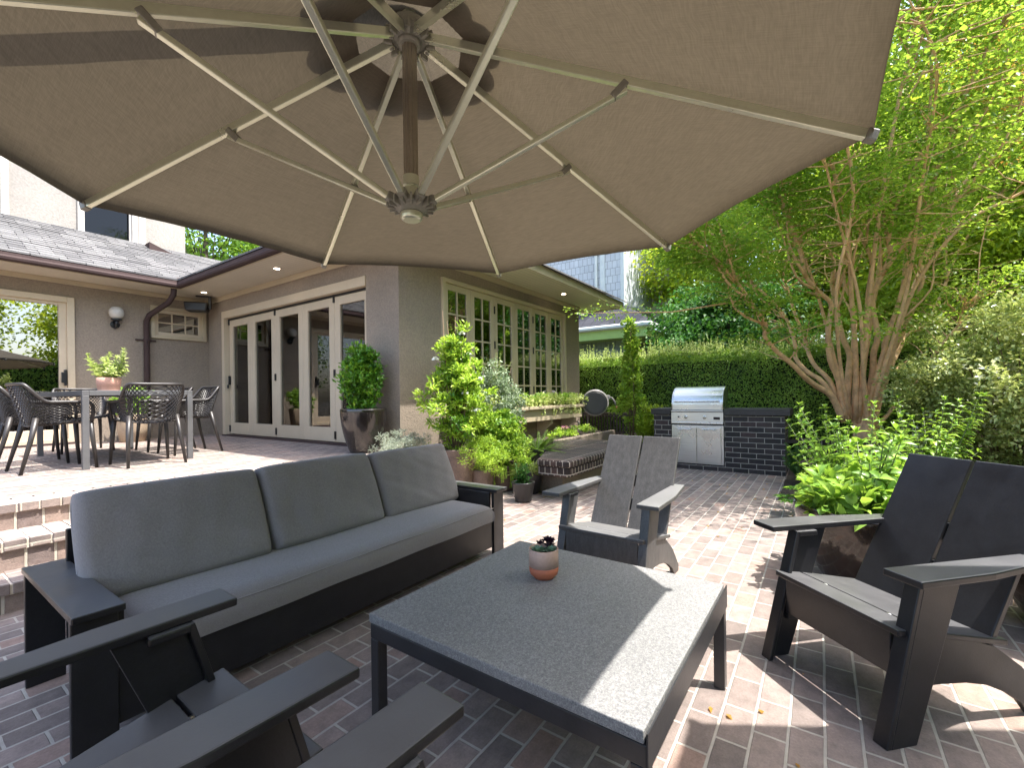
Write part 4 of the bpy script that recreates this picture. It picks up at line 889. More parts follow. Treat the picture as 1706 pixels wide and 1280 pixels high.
leafmat('leaf_varieg', [(0, (.035, .055, .012)), (.45, (.10, .13, .03)), (.8, (.30, .32, .13)), (1, (.58, .56, .36))], (.45, .5, .12), .3, .3, big=1.8, gain=2.30)
leafmat('leaf_needle', [(0, (.02, .055, .014)), (.5, (.04, .10, .025)), (1, (.08, .16, .04))], (.15, .35, .05), .25, .5, big=4, gain=1.40)

def pot(par, prof, m, n=40, soil=None, c=(0, 0, 0)):
    MB().lathe(prof, c=c, n=n).build('pot', m, par, smooth=True)
    if soil: MB().lathe([(.0, soil[1]), (soil[0], soil[1])], c=c, n=24).build('soil', 'soil', par)
def rimmed(r, h, rb, lip=.02, bulge=.0):
    """open pot profile: foot, flaring wall, thick lip, inside"""
    p = [(.0, 0), (rb, 0), (rb+.012, .012)]
    for k in range(1, 9):
        u = k/9; p.append((rb+(r-rb)*(u**.75)+bulge*math.sin(PI*u), h*u))
    return p+[(r, h-.012), (r+.002, h), (r-lip, h+.001), (r-lip-.006, h-.03), (r-lip-.01, h-.06), (.0, h-.06)]
def blob(n, c, rad, D_up=.5, L=.05, W=.016, droop=0., hi=False, shell=.55, fold=.3, curl=.2, zflat=1., lv=.3, outw=1.):
    """leaves spread through a rounded volume, most of them near its outside"""
    d = unit(RNG.normal(size=(n, 3))); r = (shell+(1-shell)*RNG.random(n))[:, None]; r = np.where(RNG.random((n, 1)) < .25, r*RNG.random((n, 1))**.5, r)
    rad = np.array(rad); P = np.array(c)+d*r*rad; D = unit(d*outw*np.array([1, 1, .7])+RNG.normal(size=(n, 3))*.55+np.array([0, 0, D_up-droop]))
    Nn = unit(np.array([0, 0, 1.])*zflat+RNG.normal(size=(n, 3))*.45+d*.3); Ls = L*(1+lv*rnd(n)); Ws = W*(1+lv*rnd(n))
    return leaves(P, D, Nn, Ls, Ws, fold, curl, hi)
def clump_plant(par, centre, rad, ncl, per, crad, m, L, W, name='foliage', D_up=.5, seed=0, hi=False, droop=0., shape=None, curl=.2, fill=.5):
    """foliage built of many small clumps so the outline stays uneven and gaps show"""
    rg = np.random.default_rng(seed); B = []
    for i in range(ncl):
        d = unit(rg.normal(size=3)); r = fill+(1-fill)*rg.random(); p = np.array(centre)+d*r*np.array(rad)
        if shape: p = shape(p, rg)
        k = .7+.6*rg.random(); B.append(blob(int(per*k), p, [crad*k, crad*k, crad*k*.75], D_up, L, W, droop, hi, .3, curl=curl))
    return leafobj(name, B, m, par)
def stems(par, n, base, tips, r=.006, m='stem_brown', name='stem', bend=.05):
    b = MB()
    for tp in tips:
        s = np.array(base)+np.append(rnd(2, -1, 1)*.04, 0); mid = (s+np.array(tp))/2+rnd(3, -1, 1)*bend
        b.tube([s, mid, tp], [r, r*.8, r*.4], 6)
    return b.build(name, m, par, smooth=True)
def spires(par, base, tips, m, L, W, step=.02, r=.004, sm='stem_green', hi=True, droop=.1, whorl=2, taper=.5, name='foliage', spread=.8, lift=.35):
    """upright stems set with pairs of leaves from bottom to top"""
    B = []; sb = MB()
    for tp in tips:
        s = np.array(base)+np.append(rnd(2)*.05, 0); tp = np.array(tp); mid = (s+tp)/2+rnd(3)*.04; ln = np.linalg.norm(tp-s); k = max(4, int(ln/step))
        u = np.linspace(.12, 1, k)[:, None]; C = (1-u)**2*s+2*u*(1-u)*mid+u*u*tp; T_ = unit(2*(1-u)*(mid-s)+2*u*(tp-mid))
        for wv_ in range(whorl):
            a = np.arange(k)*1.5708+wv_*2*PI/whorl+rnd(k)*.4; side = np.stack([np.cos(a), np.sin(a), np.zeros(k)], 1); side = unit(side-T_*(side*T_).sum(1, keepdims=True))
            D = unit(side*spread+T_*lift+np.array([0, 0, -droop])+rnd((k*3)).reshape(k, 3)*.15); Ls = L*(1-taper*u[:, 0]**2)*(1+.25*rnd(k))
            B.append(leaves(C, D, T_+rnd(k*3).reshape(k, 3)*.2, Ls, W*Ls/L, .3, .18, hi))
        a = rnd(5, 0, 6.28); B.append(leaves(np.repeat(tp[None], 5, 0), np.stack([np.cos(a)*.5, np.sin(a)*.5, np.full(5, .8)], 1), np.stack([-np.cos(a), -np.sin(a), np.full(5, .6)], 1), L*.5, W*.5, .3, .1, hi))
        sb.tube([s, mid*.98+.02*tp, tp], [r, r*.8, r*.4], 6)
    sb.build('stem', sm, par, smooth=True); return leafobj(name, B, m, par)
def fronds(par, base, n, length, m, leafL=.05, leafW=.009, arch=.5, name='foliage', seed=0, up=(.5, 1.2), pairs=16):
    rg = np.random.default_rng(seed); B = []; sb = MB()
    for i in range(n):
        a = rg.uniform(0, 2*PI); el = rg.uniform(*up); ln = length*rg.uniform(.65, 1.1); u = np.linspace(.12, 1, pairs)[:, None]
        h = np.array([math.cos(a), math.sin(a), 0]); C = np.array(base)+h*(u*ln*math.cos(el)+u*u*ln*.15)+np.array([0, 0, 1])*(u*ln*math.sin(el)-arch*ln*u*u); T_ = unit(np.gradient(C, axis=0)); S_ = unit(np.cross(T_, [0, 0, 1.]))
        for s in (1, -1): B.append(leaves(C, S_*s+T_*.45, np.cross(S_, T_)+.1, leafL*(np.sin(PI*np.clip(u[:, 0]*.9+.1, 0, 1))*.8+.25), leafW, .2, .2))
        sb.tube([tuple(np.array(base))]+[tuple(c) for c in C[::4]], .0022, 5)
    sb.build('stem', 'stem_green', par); return leafobj(name, B, m, par)

# ================================================================== garden trees
def tubes_tree(b, path, r0, r1, n=8): 
    k = len(path); b.tube(path, [r0+(r1-r0)*(i/(k-1))**.6 for i in range(k)], n)
def smooth_path(P, sub=4):
    P = [np.array(p, float) for p in P]; out = []
    for i in range(len(P)-1):
        p0 = P[max(i-1, 0)]; p1 = P[i]; p2 = P[i+1]; p3 = P[min(i+2, len(P)-1)]
        for j in range(sub):
            u = j/sub; out.append(.5*((2*p1)+(-p0+p2)*u+(2*p0-5*p1+4*p2-p3)*u*u+(-p0+3*p1-3*p2+p3)*u**3))
    out.append(P[-1]); return out
def spray(B, p, d, rg, n, r=.30, flat=.28, L=.062, W=.021):
    """one leafy layer at a twig end: leaves lying nearly level and pointing outward"""
    q = rg.normal(size=(n, 3))*np.array([r, r, r*flat])*.6+d*r*.3; D = unit(q*np.array([1, 1, .2])/r+d*.5+rg.normal(size=(n, 3))*.35+np.array([0, 0, -.22])); Nn = unit(np.array([0, 0, 1.])+rg.normal(size=(n, 3))*.42)
    B.append(leaves(p+q, D, Nn, L*rg.uniform(.65, 1.25, n), W*rg.uniform(.7, 1.25, n), .25, .18))
BASE = np.array([8.72, -.56, .33])
limb_px = [  # bearings of the main limbs as seen from the patio, each with how far it leans towards (-) or away from (+) the house side
 ([(1404, 700), (1385, 660), (1360, 645), (1337, 627), (1322, 610), (1300, 585), (1277, 560), (1267, 540), (1257, 517), (1232, 470), (1195, 430), (1150, 395), (1100, 375)], -1.5, .062),
 ([(1404, 695), (1370, 640), (1345, 620), (1332, 595), (1326, 577), (1315, 550), (1302, 525), (1275, 492), (1250, 462), (1215, 420), (1180, 390), (1150, 350)], .8, .05),
 ([(1406, 690), (1380, 635), (1360, 610), (1350, 585), (1340, 560), (1322, 520), (1307, 482), (1297, 455), (1272, 407), (1230, 350), (1200, 300)], 1.8, .05),
 ([(1406, 700), (1398, 635), (1388, 600), (1380, 550), (1376, 507), (1370, 492), (1350, 465), (1337, 425), (1325, 400), (1300, 340), (1270, 280), (1255, 220)], -.9, .062),
 ([(1408, 705), (1412, 625), (1414, 592), (1402, 560), (1400, 515), (1390, 475), (1382, 437), (1365, 400), (1345, 330), (1325, 280), (1318, 200), (1310, 120)], 1.0, .065),
 ([(1422, 690), (1426, 625), (1420, 575), (1417, 550), (1424, 508), (1412, 465), (1415, 425), (1419, 400), (1420, 330), (1432, 240), (1425, 150), (1440, 60)], 1.9, .045),
 ([(1430, 705), (1437, 612), (1447, 562), (1452, 545), (1445, 487), (1443, 437), (1436, 400), (1425, 350), (1420, 290), (1400, 210), (1390, 130)], -.5, .055),
 ([(1434, 705), (1452, 632), (1457, 587), (1465, 560), (1457, 505), (1462, 462), (1477, 420), (1487, 400), (1505, 330), (1530, 260), (1545, 180), (1548, 60), (1550, -40)], -1.3, .062),
 ([(1452, 715), (1470, 632), (1480, 612), (1482, 575), (1492, 525), (1500, 475), (1507, 430), (1517, 400), (1535, 340), (1570, 270), (1600, 190), (1620, 100), (1650, 10)], .4, .066),
 ([(1440, 700), (1480, 615), (1502, 575), (1517, 560), (1540, 540), (1560, 490), (1590, 430), (1640, 360), (1690, 300), (1740, 240)], 1.2, .05),
 ([(1455, 720), (1510, 652), (1540, 620), (1556, 600), (1580, 560)], -.8, .034),
 ([(1475, 630), (1510, 602), (1545, 590), (1590, 560), (1650, 530)], .9, .030),
 ([(1490, 580), (1512, 540), (1520, 500), (1535, 462), (1540, 430), (1580, 360), (1625, 300), (1665, 240), (1700, 150)], -.9, .046),
 ([(1448, 700), (1475, 640), (1500, 560), (1530, 470), (1590, 380), (1680, 330), (1760, 290)], -1.9, .045),
 ([(1430, 700), (1440, 600), (1462, 480), (1480, 360), (1500, 240), (1505, 120), (1500, 0), (1480, -120)], 1.5, .05),
 ([(1438, 705), (1466, 620), (1520, 480), (1570, 380), (1612, 300), (1680, 180), (1730, 60), (1760, -60)], 2.2, .052),
 ([(1425, 700), (1428, 600), (1424, 500), (1405, 380), (1370, 240), (1330, 100), (1300, -20)], -2.0, .05),
 ([(1430, 700), (1440, 600), (1455, 480), (1470, 330), (1490, 150), (1520, 60), (1550, -60)], -2.1, .044),
 ([(1440, 700), (1470, 600), (1500, 480), (1540, 330), (1600, 190), (1650, 80), (1700, -20)], -1.9, .044),
 ([(1415, 700), (1405, 600), (1395, 480), (1390, 330), (1390, 170), (1400, 0), (1420, -200)], -3.2, .032)]
def openness(p):
    """crown shaped for light: kept thin where it would take the sun from the hedge, the shrubs and the wall pots"""
    low = 1.
    if p[2] < 3.5 and math.hypot(p[0]-8.72, p[1]+.56) < 1.9: low = .22      # stems kept clear low down
    dz = max(0, p[2]-1.6); x, y = p[0]-.159*dz, p[1]+.3936*dz
    if x > 9.0 and -1.4 < y < 5.5: return .22*low
    if y > 2.3: return .2*low
    if 6.2 < x < 8.6 and y < -.75: return .13
    if x < 4.4: return .25
    if 4.4 <= x < 6.6 and y < .25: return .45
    return low
TR = thing('garden_tree', 'many-stemmed tree with tan limbs fanning out behind the low brick wall', 'tree', tuple(BASE))
rg = np.random.default_rng(5); tb = MB(); twb = MB(); LB = []
D0 = 6.87
for pts, lean, r0 in limb_px:
    n = len(pts); W_ = []
    for i, (x, y) in enumerate(pts):
        u = i/(n-1); W_.append(survey(x, y, D0+lean*u**1.15*.9)-BASE)
    # run on past the frame in the way the limb was heading
    dirn = unit(W_[-1]-W_[-3]); ext = (2.0 if r0 > .04 else .5) if lean > -3 else .3
    for k in (1, 2, 3): W_.append(W_[-1]+(dirn*.55+np.array([0, 0, .25]))*ext/2.6+rg.normal(size=3)*.06)
    am = .13 if lean < -3 else .045; ph = rg.uniform(0, 6, 6)
    W_ = [p+am*min(1, i/3)*np.array([math.sin(i*1.1+ph[0])+.5*math.sin(i*2.3+ph[1]), math.sin(i*1.3+ph[2])+.5*math.sin(i*2.1+ph[3]), .3*math.sin(i*1.7+ph[4])]) for i, p in enumerate(W_)]
    sp = smooth_path(W_, 3); tubes_tree(tb, [tuple(p) for p in sp], r0*.90, .008, 9)
    sp = np.array(sp); m_ = len(sp); subs = [sp]
    for _ in range(3 if r0 > .04 else 1):      # side limbs that split off low and climb beside the main one
        j = int(m_*rg.uniform(.22, .62)); t0 = unit(sp[min(j+2, m_-1)]-sp[j-1]); a = rg.uniform(0, 2*PI); d0 = unit(t0+.55*np.array([math.cos(a), math.sin(a), .1])); ln = rg.uniform(1.0, 2.0)
        q = smooth_path([sp[j], sp[j]+d0*ln*.35+rg.normal(size=3)*.05, sp[j]+unit(d0+[0, 0, .35])*ln*.7+rg.normal(size=3)*.08, sp[j]+unit(d0+[0, 0, .5])*ln+rg.normal(size=3)*.1], 3)
        tubes_tree(tb, [tuple(p) for p in q], r0*.42, .006, 6); q = np.array(q)
        for i in range(4, len(q)):
            if (q[i]+BASE)[0] < 5.3 or (q[i]+BASE)[1] > 2.4: continue
            for _k in range(2):
                a = rg.uniform(0, 2*PI); d = np.array([math.cos(a), math.sin(a), .1]); e_ = q[i]+d*rg.uniform(.15, .5); twb.tube([tuple(q[i]), tuple(e_)], [.006, .003], 4, cap=False)
                if rg.random() < .8*openness(e_+BASE): spray(LB, e_, d, rg, int(rg.integers(30, 60)), rg.uniform(.18, .34), .26, .060, .021)
    for i in range(int(m_*.26), m_):
        u = i/m_; wp = sp[i]+BASE
        if wp[0] < 5.3 or wp[1] > 2.4: continue
        for _ in range(2 if u < .6 else 4):
            if u < .52 and rg.random() < .72: continue

            a = rg.uniform(0, 2*PI); t_ = unit(sp[min(i+1, m_-1)]-sp[i-1]); side = np.array([math.cos(a), math.sin(a), rg.uniform(-.15, .5)]); d = unit(side+t_*.6); ln = rg.uniform(.35, .95)*(1.15-.4*u)
            p0 = sp[i]; p1 = p0+d*ln*.5+rg.normal(size=3)*.03; p2 = p0+d*ln+np.array([0, 0, -.05])+rg.normal(size=3)*.05
            twb.tube([tuple(p0), tuple(p1), tuple(p2)], [.011*(1.2-u*.7), .006, .003], 4, cap=False)
            for q_, s_ in ((p1, .7), (p2, 1.)):
                if rg.random() < .88*openness(q_+BASE): spray(LB, q_, d*np.array([1, 1, .2]), rg, int(rg.integers(44, 84)*s_*1.3), rg.uniform(.20, .40), .26, .060, .021)
# limbs reaching forward over the paving: they throw the dappled shade in front of the grill
for path in ([(0, 0, 0), (-.35, .05, .9), (-.9, .15, 2.0), (-1.6, .3, 3.0), (-2.4, .5, 3.7), (-3.1, .7, 4.0)], [(0, 0, 0), (-.25, -.2, 1.0), (-.7, -.4, 2.2), (-1.5, -.5, 3.3), (-2.5, -.45, 4.1), (-3.2, -.2, 4.5)], [(0, 0, 0), (-.2, .3, 1.0), (-.5, .6, 2.2), (-1.1, .9, 3.2), (-1.8, 1.0, 3.8), (-2.4, .95, 4.1)]):
    sp = smooth_path([np.array(p)+rg.normal(size=3)*.04 for p in path], 4); tubes_tree(tb, [tuple(p) for p in sp], .042, .007, 8); sp = np.array(sp)
    for i in range(int(len(sp)*.5), len(sp)):
        for _ in range(5):
            a = rg.uniform(0, 2*PI); d = np.array([math.cos(a), math.sin(a), rg.uniform(-.1, .35)]); e_ = sp[i]+d*rg.uniform(.25, .95); twb.tube([tuple(sp[i]), tuple((sp[i]+e_)/2+rg.normal(size=3)*.03), tuple(e_)], [.010, .006, .003], 4, cap=False)
            w0 = e_+BASE; dz = w0[2]-.2
            if w0[1]+.39*dz < 2.0: spray(LB, e_, d*np.array([1, 1, .2]), rg, int(rg.integers(40, 70)), rg.uniform(.22, .38), .26, .060, .021)
# the leafy layer hanging in front of the stems
for k in range(16):
    x = 1330+k*17+rg.normal()*6; y = 540-22*math.sin(k*.5)+rg.normal()*10; spray(LB, survey(x, y, 5.9+rg.normal()*.2)-BASE, np.array([1., 0, 0]), rg, 26, .2, .3, .05, .018)
for k in range(14): spray(LB, survey(960+k*9, 520+6*math.sin(k)+rg.normal()*4, 6.6)-BASE, np.array([-1., 0, 0]), rg, 14, .13, .4, .05, .018)
twb.tube([tuple(survey(1240, 500, 6.3)-BASE), tuple(survey(1120, 520, 6.5)-BASE), tuple(survey(965, 522, 6.6)-BASE)], [.014, .009, .004], 6)
for a in np.linspace(0, 2*PI, 7)[:-1]: tb.tube([(.10*math.cos(a), .10*math.sin(a), -.1), (.07*math.cos(a), .08*math.sin(a), .18), (.03*math.cos(a+.4), .04*math.sin(a+.4), .45)], [.09, .075, .05], 9)
tb.build('trunk', 'bark_tan', TR, smooth=True); twb.build('twigs', 'bark_tan', TR, smooth=True); leafobj('crown', LB, 'leaf_maple', TR)

def back_tree(name, label, x, y, h, r, m, n, L=.11, W=.04, seed=0, low=.2, trunk='bark_dark', layers=False, cl=150, cat='tree', group=None, cr=.5):
    rg = np.random.default_rng(seed); t = thing(name, label, cat, (x, y, 0), group=group); B = []; tb = MB(); cz = h*(low+1)/2; rz = h*(1-low)/2
    cs = []
    for i in range(cl):
        d = unit(rg.normal(size=3)); k = .35+.65*rg.random()**.6; c = np.array([0, 0, cz])+d*k*np.array([r, r, rz])*(1+.18*math.sin(d[0]*5+seed)*math.sin(d[2]*6)); cs.append(c)
        kk = .6+.8*rg.random(); nn = int(n/cl*kk)
        q = rg.normal(size=(nn, 3))*np.array([1, 1, .35 if layers else .6])*cr*kk*.62; D = unit(q*np.array([1, 1, .2])+rg.normal(size=(nn, 3))*.4+np.array([0, 0, -.3])); Nn = unit(np.array([0, 0, 1.])+rg.normal(size=(nn, 3))*.5)
        B.append(leaves(c+q, D, Nn, L*rg.uniform(.6, 1.3, nn), W*rg.uniform(.7, 1.3, nn), .25, .2))
    tb.tube([(0, 0, -.1), (.05, .02, h*.3), (-.04, .08, h*.6), (0, 0, h*.92)], [.035*h*.6, .03*h*.6, .016*h*.6, .01], 9)
    for c in cs[::5]:
        z0 = max(h*.15, c[2]*.62); tb.tube([(0, 0, z0), tuple(c*np.array([.55, .55, 0])+np.array([0, 0, (z0+c[2])/2])), tuple(c)], [.035, .022, .008], 5)
    tb.build('trunk', trunk, t, smooth=True); leafobj('crown', B, m, t); return t
back_tree('dark_tree', 'dark green layered tree behind the hedge beside the neighbour house', 11.9, 1.75, 4.2, 1.6, 'leaf_dark', 26000, .10, .036, 21, .15, layers=True, cl=130, cr=.42)
back_tree('bright_tree', 'bright yellow-green tree filling the view behind the many-stemmed tree', 16.6, -2.6, 10.6, 3.8, 'leaf_bright', 60000, .15, .058, 22, .05, cl=240, cr=.62)
back_tree('bright_tree', 'tall yellow-green tree at the right edge of the garden beyond the low brick wall', 14.2, -3.9, 10.4, 3.0, 'leaf_bright', 56000, .13, .05, 23, .05, cl=240, cr=.58)
leafmat('leaf_orange', [(0, (.20, .14, .02)), (.5, (.48, .24, .04)), (1, (.60, .38, .10))], (.85, .48, .10), .5, .45)
B = []; rg = np.random.default_rng(77)
for k in range(34):
    c = survey(1655+rg.normal()*36, 90+rg.normal()*55, 6.1+rg.normal()*.25)-BASE; spray(B, c, np.array([-.3, .2, 0]), rg, 34, .24, .35, .058, .020)
leafobj('orange_leaves', B, 'leaf_orange', TR)
back_tree('green_tree', 'fresh green tree behind the hedge between the house and the bright trees', 17.2, 2.4, 9.4, 3.0, 'leaf_bright', 36000, .15, .055, 24, .08, cl=170, cr=.6)
back_tree('conifer', 'tall dark conifer far behind the yellow-green trees', 22.5, -6.6, 14.5, 2.4, 'leaf_dark', 26000, .15, .03, 25, .1, cl=170, cr=.5)
back_tree('bright_tree', 'leafy yellow-green tree close behind the cream-edged shrub', 12.6, -4.6, 10.2, 2.7, 'leaf_bright', 46000, .115, .042, 35, .1, cl=220, cr=.52)
back_tree('bright_tree', 'low bright yellow-green tree filling the gap between the tan tree and the cream-edged shrub', 11.9, -2.9, 5.2, 1.7, 'leaf_bright', 26000, .10, .036, 36, .12, cl=120, cr=.42)
back_tree('roof_tree', 'tree showing over the shingle roof beside the upper storey', 8.2, 21, 11.5, 2.8, 'leaf_mid', 12000, .18, .07, 26, .3, cl=90, cr=.7)
back_tree('roof_tree', 'lower tree showing at the end of the shingle roof', 11.5, 20.5, 9.0, 2.4, 'leaf_bright', 9000, .18, .07, 27, .3, cl=70, cr=.7)
back_tree('shade_tree', 'broad tree outside the frame mirrored in the sliding door', .5, -9.5, 8.5, 3.0, 'leaf_bright', 22000, .17, .065, 28, .04, cl=140, cr=.65)
back_tree('shade_tree', 'rounded tree outside the frame mirrored in the long window', 6.6, -7.5, 7.5, 2.6, 'leaf_bright', 20000, .16, .06, 29, .02, cl=130, cr=.62)
back_tree('shade_tree', 'dark tree outside the frame mirrored in the far end of the long window', 11, -10.5, 9, 3.0, 'leaf_dark', 14000, .18, .07, 30, .02, cl=110, cr=.7)
back_tree('shade_tree', 'darker tree outside the frame standing left of the patio', -6.5, -8.0, 8.5, 2.9, 'leaf_maple', 15000, .18, .07, 31, .03, cl=110, cr=.7)

# ------------------------------------------------------------------ clipped hedge
def hedge(name, label, x0, x1, y0, y1, ztop, n, seed, m='leaf_hedge', shoots=900, L=.034, W=.0125):
    rg = np.random.default_rng(seed); t = thing(name, label, 'hedge', ((x0+x1)/2, (y0+y1)/2, .2)); c = np.array([(x0+x1)/2, (y0+y1)/2, .2])
    o = MB().box(x0+.16, x1-.16, y0+.12, y1-.12, .1, ztop-.16).build('core', 'hedge_core', t); o.location = tuple(-c)  # solid dark box added inside the leaves to block light
    def wave(a, b): return .05*np.sin(a*2.1+seed)+.035*np.sin(a*5.3+b*4)+.02*np.sin(b*9+a*3)
    nf = int(n*.62); y = rg.uniform(y0, y1, nf); z = rg.uniform(.15, ztop, nf); dep = rg.random(nf)**1.6*.17; x = x0+wave(y, z)+dep
    P = np.stack([x, y, z], 1); D = unit(np.stack([np.full(nf, -.25), rg.normal(size=nf)*.7, rg.normal(size=nf)*.7+.2], 1)); Nn = unit(np.stack([np.full(nf, -.85), rg.normal(size=nf)*.4, np.full(nf, .55)], 1)+rg.normal(size=(nf, 3))*.35)
    B = [leaves(P-c, D, Nn, L*rg.uniform(.6, 1.3, nf), W*rg.uniform(.7, 1.3, nf), .3, .15)]
    nt_ = int(n*.38); y = rg.uniform(y0, y1, nt_); x = rg.uniform(x0, x1, nt_); z = ztop+wave(y, x)-rg.random(nt_)**1.6*.16
    P = np.stack([x, y, z], 1); D = unit(rg.normal(size=(nt_, 3))*np.array([.6, .6, .3])+np.array([0, 0, .5])); Nn = unit(rg.normal(size=(nt_, 3))*.4+np.array([-.2, 0, 1]))
    B.append(leaves(P-c, D, Nn, L*rg.uniform(.6, 1.3, nt_), W*rg.uniform(.7, 1.3, nt_), .3, .15)); leafobj('foliage', B, m, t)
    # pale new growth standing up along the top
    B = []; sb = []
    for k in range(shoots):
        yy = rg.uniform(y0, y1); xx = x0+rg.random()**1.5*(x1-x0); hh = rg.uniform(.06, .26)*(1+.5*(rg.random() < .15)); p = np.array([xx, yy, ztop+wave(yy, xx)-.06]); tp = p+np.array([rg.normal()*.03, rg.normal()*.03, hh+.06]); k2 = int(hh/.012)
        u = rg.random((k2, 1)); C = p+(tp-p)*u; a = rg.uniform(0, 6.28, k2); D = np.stack([np.cos(a), np.sin(a), np.full(k2, .7)], 1); B.append(leaves(C-c, D, np.stack([-np.cos(a)*.6, -np.sin(a)*.6, np.full(k2, 1.)], 1), .040*(1.1-.5*u[:, 0]), .010, .3, .1))
    leafobj('new_shoots', B, 'leaf_pale', t); return t
hedge('hedge', 'long clipped green hedge with pale new shoots behind the grill counter', 9.35, 10.35, -4.2, 8.2, 1.95, 110000, 3, shoots=2600)
hs = hedge('hedge', 'tall dark hedge outside the frame along the open side of the patio', -.45, .45, -9, 9, 2.7, 42000, 8, shoots=150, L=.08, W=.03); hs.location = (2.5, -7.0, .2); hs.rotation_euler = (0, 0, -PI/2)

# ------------------------------------------------------------------ right-hand shrub, bed plants
sh = thing('variegated_shrub', 'big small-leaved shrub with cream-edged leaves on the right behind the planters', 'shrub', (7.35, -1.72, .03))
tips = [(rnd(1)[0]*.75, rnd(1)[0]*.8, rnd(1, .9, 2.0)[0]) for _ in range(26)]; stems(sh, 26, (0, 0, 0), tips, .012, 'stem_brown', bend=.12)
clump_plant(sh, (0, 0, 1.12), (.84, 1.0, 1.06), 230, 105, .20, 'leaf_varieg', .054, .0165, seed=4, fill=.45, D_up=.25)
sh2 = thing('variegated_shrub', 'second cream-edged shrub running out of the frame at the right edge', 'shrub', (6.2, -2.9, .03))
stems(sh2, 12, (0, 0, 0), [(rnd(1)[0]*.5, rnd(1)[0]*.5, rnd(1, .8, 1.5)[0]) for _ in range(12)], .012, 'stem_brown', bend=.1)
clump_plant(sh2, (0, 0, .95), (.8, .8, .9), 120, 90, .2, 'leaf_varieg', .054, .0165, seed=5, fill=.45, D_up=.25)
bp = thing('leafy_perennial', 'tall bright green plant with paired pointed leaves behind the black chair', 'plant', (5.05, -.22, .02))
tips = [(rnd(1)[0]*.42, rnd(1)[0]*.50, rnd(1, .50, 1.02)[0]) for _ in range(34)]
spires(bp, (0, 0, 0), tips, 'leaf_mid', .115, .026, .050, .006, droop=.05, whorl=2, taper=.55)
bp2 = thing('leafy_perennial', 'bright green leafy plant in front of the low wall under the tan tree', 'plant', (6.1, -.85, .02))
spires(bp2, (0, 0, 0), [(rnd(1)[0]*.4, rnd(1)[0]*.45, rnd(1, .5, 1.1)[0]) for _ in range(26)], 'leaf_mid', .11, .024, .05, .006, droop=.05)
sg = thing('yellow_spurge', 'low plant with yellow-green flower heads by the path light', 'plant', (5.45, .02, .02))
spires(sg, (0, 0, 0), [(rnd(1)[0]*.22, rnd(1)[0]*.20, rnd(1, .16, .36)[0]) for _ in range(22)], 'leaf_lime', .05, .012, .022, .004, droop=0, whorl=3, taper=.1)
rm_ = thing('dark_rosemary', 'dark green needle-leaved bush against the end of the grill counter', 'shrub', (6.45, .10, .02))
spires(rm_, (0, 0, 0), [(rnd(1)[0]*.36, rnd(1)[0]*.30, rnd(1, .22, .50)[0]) for _ in range(70)], 'leaf_needle', .035, .004, .008, .003, hi=False, droop=-.2, whorl=3, taper=.2, spread=.7, lift=.7)
rh = thing('orange_tipped_plant', 'rosette plant with long green leaves and orange new growth at the bed corner', 'plant', (4.95, .12, .02))
for k in range(9):
    a = np.arange(12)*2.4; c = np.array([rnd(1)[0]*.24, rnd(1)[0]*.2, rnd(1, .10, .30)[0]])
    leafobj('foliage' , [leaves(np.repeat(c[None], 12, 0), np.stack([np.cos(a), np.sin(a), np.full(12, .35)], 1), np.stack([-np.cos(a)*.3, -np.sin(a)*.3, np.ones(12)], 1), .11, .017, .3, .2, True)], 'leaf_glossy' if k else 'leaf_bright', rh)

# ------------------------------------------------------------------ large planters behind the right-hand chair
def big_profile(r, h): return [(.0, 0), (r*.50, 0), (r*.60, .012)]+[(r*(.60+.40*math.sin(u*PI/2)**.9), h*u) for u in np.linspace(.08, .92, 12)]+[(r, h-.015), (r-.004, h), (r-.035, h), (r-.045, h-.05), (.0, h-.05)]
p1 = thing('bronze_planter', 'wide glazed bronze planter of broad green leaves behind the black chair', 'potted plant', (3.42, -.27, 0)); pot(p1, big_profile(.42, .475), 'glaze_bronze', 56, (.37, .435))
spires(p1, (0, 0, .42), [(rnd(1)[0]*.36, rnd(1)[0]*.36, rnd(1, .56, .98)[0]) for _ in range(26)], 'leaf_mid', .125, .030, .05, .006, droop=.1, whorl=2, taper=.5)
clump_plant(p1, (0, 0, .50), (.36, .36, .13), 46, 22, .12, 'leaf_mid', .10, .028, 'low_foliage', seed=70, D_up=.35, hi=True)
p2 = thing('bronze_planter', 'glazed bronze planter at the right edge of the frame', 'potted plant', (3.22, -1.10, 0)); pot(p2, big_profile(.42, .475), 'glaze_bronze', 56, (.37, .435))
spires(p2, (0, 0, .42), [(rnd(1)[0]*.32, rnd(1)[0]*.32, rnd(1, .5, .62)[0]) for _ in range(12)], 'leaf_mid', .10, .026, .05, .006, droop=.1)

clump_plant(p2, (0, 0, .52), (.36, .36, .14), 50, 22, .12, 'leaf_mid', .10, .028, 'low_foliage', seed=72, D_up=.35, hi=True)
